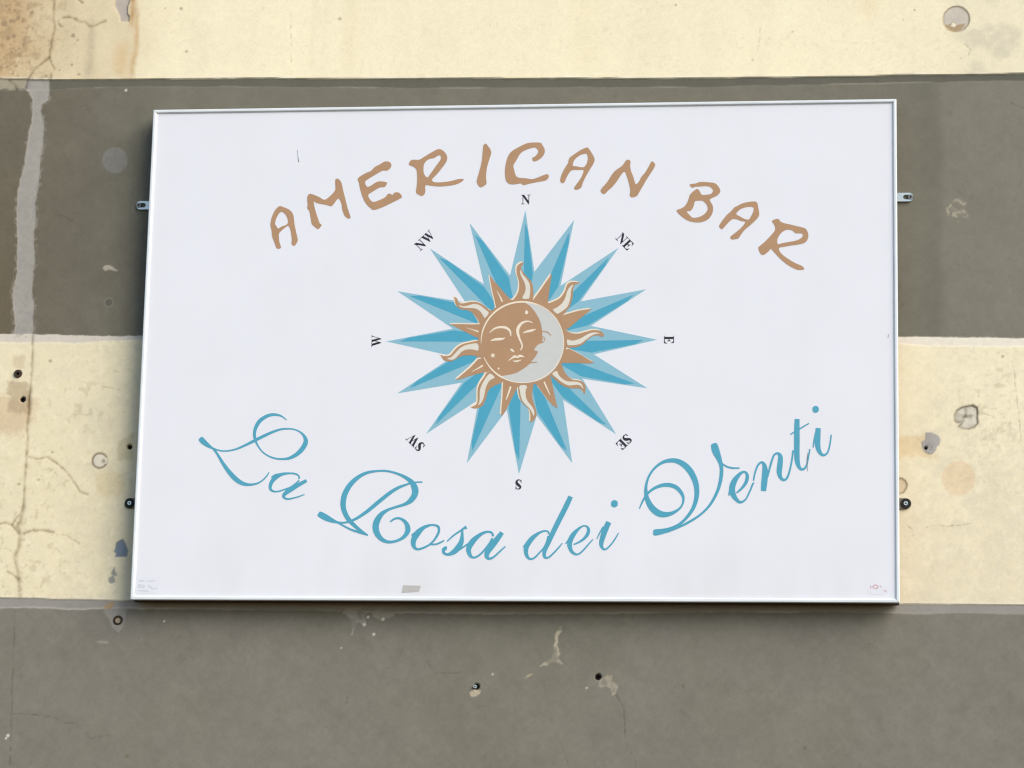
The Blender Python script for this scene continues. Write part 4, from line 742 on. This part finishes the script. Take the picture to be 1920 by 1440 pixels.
    # specks, bigger flecks
    for x, z, r in Wd['SPECKS']:
        blob(x, z, r, (222, 216, 204), 0.9)
    for x, z, r in Wd['DARKSPECKS']:
        blob(x, z, r, (110, 98, 80), 0.55 if x > -1000 else 0.45, 1.8, -0.15, 0.9)
    for w, l_ in Wd['CRACKS']:
        s, d = ldist(l_)
        wob = (fbm(X[s], Z[s], 9, 181, 2) - 0.5)
        d = np.abs(d + wob * 4.0)
        thin = w < 1.5
        g = np.exp(-(d / (w * (0.8 if thin else 1.4))) ** 2) * (0.45 + 0.7 * fbm(X[s], Z[s], 18, 185, 2)) * (0.55 if thin else 1.0)
        dirty = C[s] * np.array((0.56, 0.51, 0.44))
        mix(s, np.clip(g * 0.78, 0, 1), dirty)
        mix(s, np.clip(g * 0.5, 0, 1) * np.exp(-(d / 0.9) ** 2), dirty * 0.6)
        Hh[s] -= g * 0.45
    sp = sstep(0.58, 0.70, fbm(X, Z, 10, 311, 3)) * sstep(-955, -1050, X + (n_mid - 0.5) * 120) * (Z > b1)
    mix(ALL, sp * 0.42, (152, 128, 98))
    sp = sstep(0.62, 0.72, fbm(X, Z, 8, 315, 2)) * sstep(-990, -1060, X) * (Z > b1) * sstep(680, 600, Z)
    mix(ALL, sp * 0.5, (228, 212, 178))
    # weathered pits in the cream coats and fine flecks everywhere
    cl = np.zeros_like(X)                                             # crumbled places beside the cracks
    for cx_, cz_, sx_, sz_, a_ in ((-985, -430, 90, 150, 1.0), (-925, -250, 70, 60, .8), (-880, -110, 60, 60, .9), (-1060, 700, 60, 110, .8), (-800, 40, 90, 30, .5), (930, -90, 60, 120, .8), (880, 740, 90, 90, .3)):
        cl = np.maximum(cl, a_ * np.exp(-((X - cx_) / sx_) ** 2 - ((Z - cz_) / sz_) ** 2))
    pits = sstep(0.60, 0.74, fbm(X, Z, 11, 191, 3)) * np.clip(cl * 1.2 + 0.10, 0, 1)
    incream = ((cls == 0) & (X < -780)) | (cls == 4)
    mix(ALL, pits * incream * 0.55, C * np.array((0.70, 0.67, 0.62)))
    Hh -= pits * incream * 0.12
    fleck = sstep(0.80, 0.86, value_noise(X, Z, 6.5, 201)) * sstep(0.5, 0.8, value_noise(X, Z, 45, 205))
    mix(ALL, fleck * 0.16, C * 0.55)
    C *= (1 + grain * 0.055 + (n_fine - 0.5) * 0.07)[..., None]
    # anchor holes
    for x, z, r in Wd['HOLES']:
        s, d, a = disc(x, z, r)
        m = sstep(r + 1.0, r - 0.8, d + rag[s] * 0.1)
        mix(s, m, (34, 26, 18))
        Hh[s] -= m * 7
    # surface relief: trowelled plaster
    Hh += (fbm(X, Z, 260, 211, 2) - 0.5) * 2.2 + (fbm(X, Z, 34, 221, 3) - 0.5) * np.where(cls <= 1, 0.22, 0.40) + (n_fine - 0.5) * 0.12

    C = np.clip(C / ALB, 0.002, 0.9)

    # ---- geometry: one grid, one object per band or repair
    wall = bpy.data.objects.new("wall", None)
    wall.location = (0, 0, SIGN_Z)
    COL.objects.link(wall)
    tag(wall, "weathered plaster wall painted in cream and grey bands behind the white sign", "wall")
    mat = bpy.data.materials.new("painted_plaster")
    mat.use_nodes = True
    nt = mat.node_tree
    n, l = nt.nodes, nt.links
    b = n["Principled BSDF"]
    b.inputs["Roughness"].default_value = 0.88
    b.inputs["Specular IOR Level"].default_value = 0.15
    at = n.new("ShaderNodeAttribute")
    at.attribute_name = "paint"
    tc = n.new("ShaderNodeTexCoord")
    nz1 = n.new("ShaderNodeTexNoise")
    nz1.inputs["Scale"].default_value = 320.0
    nz1.inputs["Detail"].default_value = 3.0
    l.new(tc.outputs["Object"], nz1.inputs["Vector"])
    mp = n.new("ShaderNodeMapRange")
    mp.inputs["From Min"].default_value = 0.3
    mp.inputs["From Max"].default_value = 0.7
    mp.inputs["To Min"].default_value = 0.97
    mp.inputs["To Max"].default_value = 1.03
    l.new(nz1.outputs["Fac"], mp.inputs["Value"])
    hs = n.new("ShaderNodeHueSaturation")
    l.new(at.outputs["Color"], hs.inputs["Color"])
    l.new(mp.outputs[0], hs.inputs["Value"])
    l.new(hs.outputs[0], b.inputs["Base Color"])
    bp = n.new("ShaderNodeBump")
    bp.inputs["Strength"].default_value = 0.10
    bp.inputs["Distance"].default_value = 0.001
    l.new(nz1.outputs["Fac"], bp.inputs["Height"])
    l.new(bp.outputs[0], b.inputs["Normal"])

    co = np.stack([X / 1000, -Hh / 1000, Z / 1000], -1).reshape(-1, 3)
    colr = np.concatenate([C, np.ones((nx, nz, 1))], -1).reshape(-1, 4).astype(np.float32)
    idx = np.arange(nx * nz).reshape(nx, nz)
    quad = np.stack([idx[:-1, :-1], idx[1:, :-1], idx[1:, 1:], idx[:-1, 1:]], -1).reshape(-1, 4)
    fcls = cls[:-1, :-1].reshape(-1)
    names = {0: ("cream_band", "upper cream paint band with stains and cracks at its left end"), 1: ("masking_line", "dark grey strip under the upper cream band"),
             2: ("grey_band", "upper grey paint band behind the sign"), 3: ("masking_line", "whitish strip under the upper grey band"),
             4: ("cream_band", "lower cream paint band with worn patches and plugged holes"), 5: ("masking_line", "bare lilac grey strip above the lower grey band"),
             6: ("grey_band", "lower grey paint band under the sign"), 7: ("filler_strip", "pale vertical strip of bare filler"),
             8: ("plaster_chip", "chipped grey patch at the top edge"), 9: ("filler_disc", "round grey filler spot"), 10: ("paint_chip", "blue grey paint chip"),
             11: ("filler_disc", "round pale filler spot with brown lower edge"), 12: ("filler_disc", "rough round filler spot with dark rim"),
             13: ("filler_blob", "grey blob of filler with a small dark hole"), 14: ("filler_disc", "faint tan round spot"),
             15: ("filler_disc", "pale spot half hidden by the sign"), 16: ("paint_chip", "pale forked paint chip below the sign"), 17: ("filler_disc", "pale spot with a brown ring")}
    for k in range(18):
        q = quad[fcls == k]
        if len(q) == 0:
            continue
        used, inv = np.unique(q, return_inverse=True)
        inv = inv.reshape(-1, 4).astype(np.int32)
        me = bpy.data.meshes.new(names[k][0])
        me.vertices.add(len(used))
        me.vertices.foreach_set("co", co[used].astype(np.float32).ravel())
        me.loops.add(len(inv) * 4)
        me.loops.foreach_set("vertex_index", inv.ravel())
        me.polygons.add(len(inv))
        me.polygons.foreach_set("loop_start", np.arange(0, len(inv) * 4, 4, dtype=np.int32))
        me.polygons.foreach_set("loop_total", np.full(len(inv), 4, np.int32))
        me.update(calc_edges=True)
        me.polygons.foreach_set("use_smooth", np.ones(len(inv), bool))
        a = me.color_attributes.new("paint", 'FLOAT_COLOR', 'POINT')
        a.data.foreach_set("color", colr[used].ravel())
        me.materials.append(mat)
        me.validate()
        o = bpy.data.objects.new(names[k][0], me)
        COL.objects.link(o)
        o.parent = wall
        o["label"] = names[k][1]
    # ---- plugs and screws left in the holes
    hz = [(x / 1000, z / 1000, r / 1000) for x, z, r in Wd['HOLES']]
    x, z, r = hz[0]
    o = obj("wall_plug", *cyl(x, z, 0.002, -0.0035, r * 1.35, r * 1.2, 24, ring=r * 0.45), M['plug'], wall)
    x, z, r = hz[3]
    o = obj("wall_plug", *cyl(x, z, 0.006, 0.0005, r * 0.75, r * 0.7, 20), M['grout'], wall)
    o2 = obj("plug_rim", *cyl(x, z, 0.002, -0.002, r * 1.15, r * 1.08, 24, ring=r * 0.85), M['plug'], wall)
    x, z, r = hz[4]
    o = obj("screw", *cyl(x - 0.002, z - 0.0005, 0.004, -0.0045, r * 0.62, r * 0.55, 18), M['zinc'], wall)
    s_ = obj("screw_socket", *cyl(x - 0.002, z - 0.0005, -0.0040, -0.0048, r * 0.28, r * 0.26, 10), M['dark'], o)
    for i in (1, 5):
        x, z, r = hz[i]
        obj("wall_plug", *cyl(x, z, 0.005, 0.0008, r * 1.0, r * 0.95, 18, ring=r * 0.6), M['dark'], wall)
    return wall


build_wall()

# ------------------------------------------------------------------ the sign
sign = bpy.data.objects.new("sign", None)
COL.objects.link(sign)
sign.location = (0, 0, SIGN_Z)
sign.rotation_euler = (0, -SIGN_ROLL, 0)
tag(sign, "white framed sign reading American Bar with a blue compass rose and sun and moon face", "sign")
FACE_Y = -0.046
hw, hh = SIGN_W / 2000, SIGN_H / 2000

face = bpy.data.objects.new("face_origin", None)    # replaced below: printed shapes sit directly under the sign


def on_face(o):
    o.location = (0, FACE_Y, 0)
    return o


bpy.data.objects.remove(face)
# panel
pw, ph = hw - 0.0078, hh - 0.0078
v = [(-pw, FACE_Y, -ph), (pw, FACE_Y, -ph), (pw, FACE_Y, ph), (-pw, FACE_Y, ph),
     (-pw, FACE_Y + 0.004, -ph), (pw, FACE_Y + 0.004, -ph), (pw, FACE_Y + 0.004, ph), (-pw, FACE_Y + 0.004, ph)]
obj("panel", v, [(0, 1, 2, 3), (5, 4, 7, 6), (1, 0, 4, 5), (2, 1, 5, 6), (3, 2, 6, 7), (0, 3, 7, 4)], M['panel'], sign)
# mitred frame rails: profile of (inset from outer edge, distance out from wall) in mm
PROF = [(6.0, 41.2), (0.3, 41.2), (0, 41.6), (0, 47.6), (0.8, 49.3), (2.0, 49.7), (5.2, 49.7), (6.2, 49.2), (8.4, 46.3), (8.8, 45.0)]
BATTEN = [(20, 6), (1.6, 6), (1.2, 6.5), (1.2, 41.1), (20, 41.1)]
corner = [(-1, 1), (1, 1), (1, -1), (-1, -1)]
for i, side in enumerate(("top", "right", "bottom", "left")):
  a, b = corner[i], corner[(i + 1) % 4]
  for pname, prof, pmat in (("frame_rail", PROF, M['frame']), ("batten", BATTEN, M['wood'])):
    vv, ff = [], []
    for (sx, sz), shr in ((a, 1), (b, -1)):
        for u, d in prof:
            x = sx * (hw - u / 1000)
            z = sz * (hh - u / 1000)
            # hairline mitre gap
            if side in ("top", "bottom"):
                x -= math.copysign(0.00025, x)
            else:
                z -= math.copysign(0.00025, z)
            vv.append((x, -d / 1000, z))
    n = len(prof)
    for k in range(n - 1):
        ff.append((k, k + 1, n + k + 1, n + k))
    ff.append(tuple(reversed(range(n))))
    ff.append(tuple(range(n, 2 * n)))
    obj(pname, vv, ff, pmat, sign)

# printed lettering, brush capitals
for loops in BRUSH_LETTERS:
    on_face(Sheet().poly(loops, 0.25).build("letter", M['tan'], sign))
# script lettering
for strokes in SCRIPT_LETTERS:
    s = Sheet()
    dot = [st for st in strokes if len(st) == 5 and abs(st[0][0] - st[-1][0]) < 3]       # the dot of an i
    for i, st in enumerate(st for st in strokes if st not in dot):
        s.stroke(st, 0.25 + 0.07 * i)
    o = on_face(s.build("letter", M['sblue'], sign))
    for st in dot:
        Sheet().stroke(st, 0.25).build("letter_dot", M['sblue'], o)
# compass rose
for i, (q,) in enumerate(STAR):
    tip, vn, c0, vp = q
    s = Sheet()
    def lerp(a, b, k):
        return (a[0] + (b[0] - a[0]) * k, a[1] + (b[1] - a[1]) * k)
    s.poly([[tip, vn, c0, vp]], 0.08 + 0.003 * i, False, 0)
    ax0 = lerp(tip, c0, 0.10)
    s.poly([[ax0, lerp(lerp(tip, vn, 0.30), c0, 0.022), lerp(vn, lerp(tip, c0, 0.6), 0.13), c0]], 0.15 + 0.004 * i, False, 1)
    on_face(s.build("star_point", [M['lblue'], M['dblue']], sign))
# sun
sun_part = on_face(Sheet().poly([DISC], 0.55, True).build("sun_disc", M['tan'], sign))
for i, (o_, h_, sm, hs_) in enumerate(SUN_RAYS):
    halo = [(a + HALO[0], b + HALO[1]) for a, b in o_]
    s = Sheet().poly([halo], 0.24 + 0.004 * i, bool(sm), 0)
    s.poly([o_], 0.34 + 0.006 * i, bool(sm), 1)
    if h_:
        if hs_:
            s.stroke(h_, 0.62, 0, ramp=0)
        else:
            s.poly([h_], 0.62, True, 2)
    s.build("sun_ray", [M['cream'], M['tan'], M['flame']], sun_part)
Sheet().poly([CRESCENT], 0.66, True).build("crescent", M['moon'], sun_part)
s = Sheet()
for i, st in enumerate(RING):
    s.stroke(st, 0.70 + 0.02 * i, ramp=0)
s.build("disc_ring", M['cream'], sun_part)
for nm, st in zip(("brow", "nose", "eye", "eye", "nostril", "lip", "lip", "dot_mark", "dot_mark"), FACE):
    Sheet().stroke(st, 0.74, ramp=0).build(nm, M['cream'], sun_part)
Sheet().poly([FACE_STAR], 0.74, False).build("star_mark", M['cream'], sun_part)
for nm, st in zip(("brow", "eye", "mouth_line"), MOON_LINES):
    Sheet().stroke(st, 0.78, ramp=0).build(nm, M['tan'], sun_part)

# compass bearings, bold serif capitals
GLYPH = {
    'N': (1.04, [[(.14, .04), (.21, .04), (.21, .96), (.14, .96)], [(0, 0), (.35, 0), (.35, .06), (0, .06)], [(.02, 1), (.30, 1), (.86, .26), (.86, 0), (.78, 0), (.14, .86), (.02, .94)],
                 [(.79, .0), (.86, .0), (.86, .96), (.79, .96)], [(.65, .94), (1, .94), (1, 1), (.65, 1)]], []),
    'E': (0.94, [[(.12, 0), (.37, 0), (.37, 1), (.12, 1)], [(0, 0), (.14, 0), (.14, .05), (0, .05)], [(0, .95), (.14, .95), (.14, 1), (0, 1)],
                 [(.36, .93), (.36, 1), (.8, 1), (.82, .70), (.77, .70), (.70, .85), (.6, .93)], [(.36, .46), (.36, .54), (.5, .54), (.56, .68), (.61, .68), (.61, .32), (.56, .32), (.5, .46)],
                 [(.36, 0), (.36, .07), (.62, .07), (.74, .16), (.82, .32), (.87, .32), (.83, 0)]], []),
    'W': (1.38, [[(.10, .97), (.36, .97), (.57, .30), (.50, 0), (.44, 0)], [(.48, .0), (.53, .1), (.73, .75), (.66, .75)], [(.55, .97), (.80, .97), (.99, .32), (.93, 0), (.88, 0)],
                 [(.92, 0), (.98, .15), (1.24, .97), (1.17, .97)], [(0, .94), (.44, .94), (.44, 1), (0, 1)], [(.48, .94), (.88, .94), (.88, 1), (.48, 1)], [(1.08, .94), (1.35, .94), (1.35, 1), (1.08, 1)]], []),
    'S': (0.74, [[(.60, .66), (.66, .66), (.66, 1), (.61, 1)], [(.04, 0), (.09, 0), (.10, .33), (.04, .33)]],
          [[(.60, .78, .05), (.52, .93, .08), (.34, .96, .10), (.18, .86, .17), (.17, .70, .22), (.34, .56, .27), (.52, .40, .27), (.56, .22, .22), (.46, .06, .14), (.28, .03, .09), (.12, .12, .07), (.08, .28, .05)]]),
}
CAP = 19.5
for word, ang, (cx, cy) in BEARINGS:
    tot = sum(GLYPH[ch][0] for ch in word)
    pen = -tot / 2
    ca, sa = math.cos(math.radians(-ang)), math.sin(math.radians(-ang))

    def place(x, y, pen_):
        x, y = (x + pen_) * CAP * 0.93, (y - 0.5) * CAP
        return cx + x * ca - y * sa, cy + x * sa + y * ca
    for ch in word:
        adv, polys, strokes = GLYPH[ch]
        s = Sheet()
        for i, q in enumerate(polys):
            s.poly([[place(a, b, pen) for a, b in q]], 0.25 + 0.012 * i, False)
        for st in strokes:
            s.stroke([(*place(a, b, pen), w * CAP) for a, b, w in st], 0.33)
        on_face(s.build("letter", M['black'], sign))
        pen += adv
# stickers, tape and scratches on the face
on_face(Sheet().poly([TAPE], 0.3, False).build("tape_scrap", M['tape'], sign))
st_ = on_face(Sheet().poly([NOTE], 0.3, False).build("sticker", M['note'], sign))
s = Sheet()
for i, q in enumerate(NOTE_BARS):
    s.stroke(q, 0.36 + 0.01 * i, ramp=0)
s.build("faded_print", M['notebar'], st_)
st_ = on_face(Sheet().poly([OVAL], 0.3, True).build("sticker", M['note'], sign))
s = Sheet()
for i, q in enumerate(OVAL_RED):
    s.stroke(q, 0.36 + 0.01 * i, ramp=0)
s.build("faded_print", M['red'], st_)
for q in SCRATCH:
    on_face(Sheet().stroke(q, 0.3).build("scratch", M['scratch'], sign))


# mounting brackets: slotted tab with rounded end, screwed to the wall
def bracket(end, root, dark):
    (ex, ez), (rx, rz) = [(a / 1000, b / 1000) for a, b in (end, root)]
    sgn = -1 if ex < rx else 1            # the tab points away from the sign
    hwid = 0.0088 if not dark else 0.0105
    L0 = abs(ex - rx) + 0.030             # reaches in behind the frame
    n = 28
    outer, inner = [], []
    sl = 0.0045 if not dark else 0.0004   # half length of the slot
    sr = 0.0048
    for i in range(n):
        a = 2 * math.pi * i / n
        c, s = math.cos(a), math.sin(a)
        inner.append((sr * c + (sl if c > 0 else -sl) - sl * 0.4, sr * s))
        if c >= -0.01:
            outer.append((hwid * c, hwid * s))
        else:
            t = min(1.0, abs(c) / max(abs(s), 1e-6))
            if abs(c) > abs(s):
                outer.append((-L0, hwid * s / abs(c)))
            else:
                outer.append((-L0 * t, math.copysign(hwid, s)))
    y0, y1 = (-0.0035, -0.0058) if not dark else (-0.002, -0.0046)
    vv = []
    for y in (y1, y0):
        for loop in (outer, inner):
            for u, w in loop:
                vv.append((sgn * u, y, w))
    f = []
    for i in range(n):
        j = (i + 1) % n
        f.append((i, j, n + j, n + i))
        f.append((2 * n + i, 3 * n + i, 3 * n + j, 2 * n + j))
        f.append((i, 2 * n + i, 2 * n + j, j))
        f.append((n + i, n + j, 3 * n + j, 3 * n + i))
    # into the sign's own frame
    ca, sa = math.cos(-SIGN_ROLL), math.sin(-SIGN_ROLL)
    loc = (ex * ca - ez * sa, 0, ex * sa + ez * ca)
    o = obj("bracket", vv, f, M['darksteel'] if dark else M['zinc'], sign)
    o.location = loc
    if dark:
        obj("washer", *cyl(0, 0, -0.0046, -0.0066, 0.0100, 0.0094, 24, ring=0.0048), M['rubber'], o)
        obj("screw", *cyl(0, 0, -0.003, -0.0078, 0.0046, 0.0040, 18), M['zinc'], o)
        obj("screw_socket", *cyl(0, 0, -0.0074, -0.0081, 0.0018, 0.0016, 10), M['dark'], o)
    else:
        k = 0.0035 * sgn
        obj("screw", *cyl(k, 0, -0.003, -0.0074, 0.0062, 0.0050, 18), M['screw'], o)
        obj("screw_socket", *cyl(k, 0, -0.0070, -0.0077, 0.0022, 0.0020, 10), M['dark'], o)
    return o


for i, (a, b) in enumerate(BRACKETS):
    bracket(a, b, i >= 2)
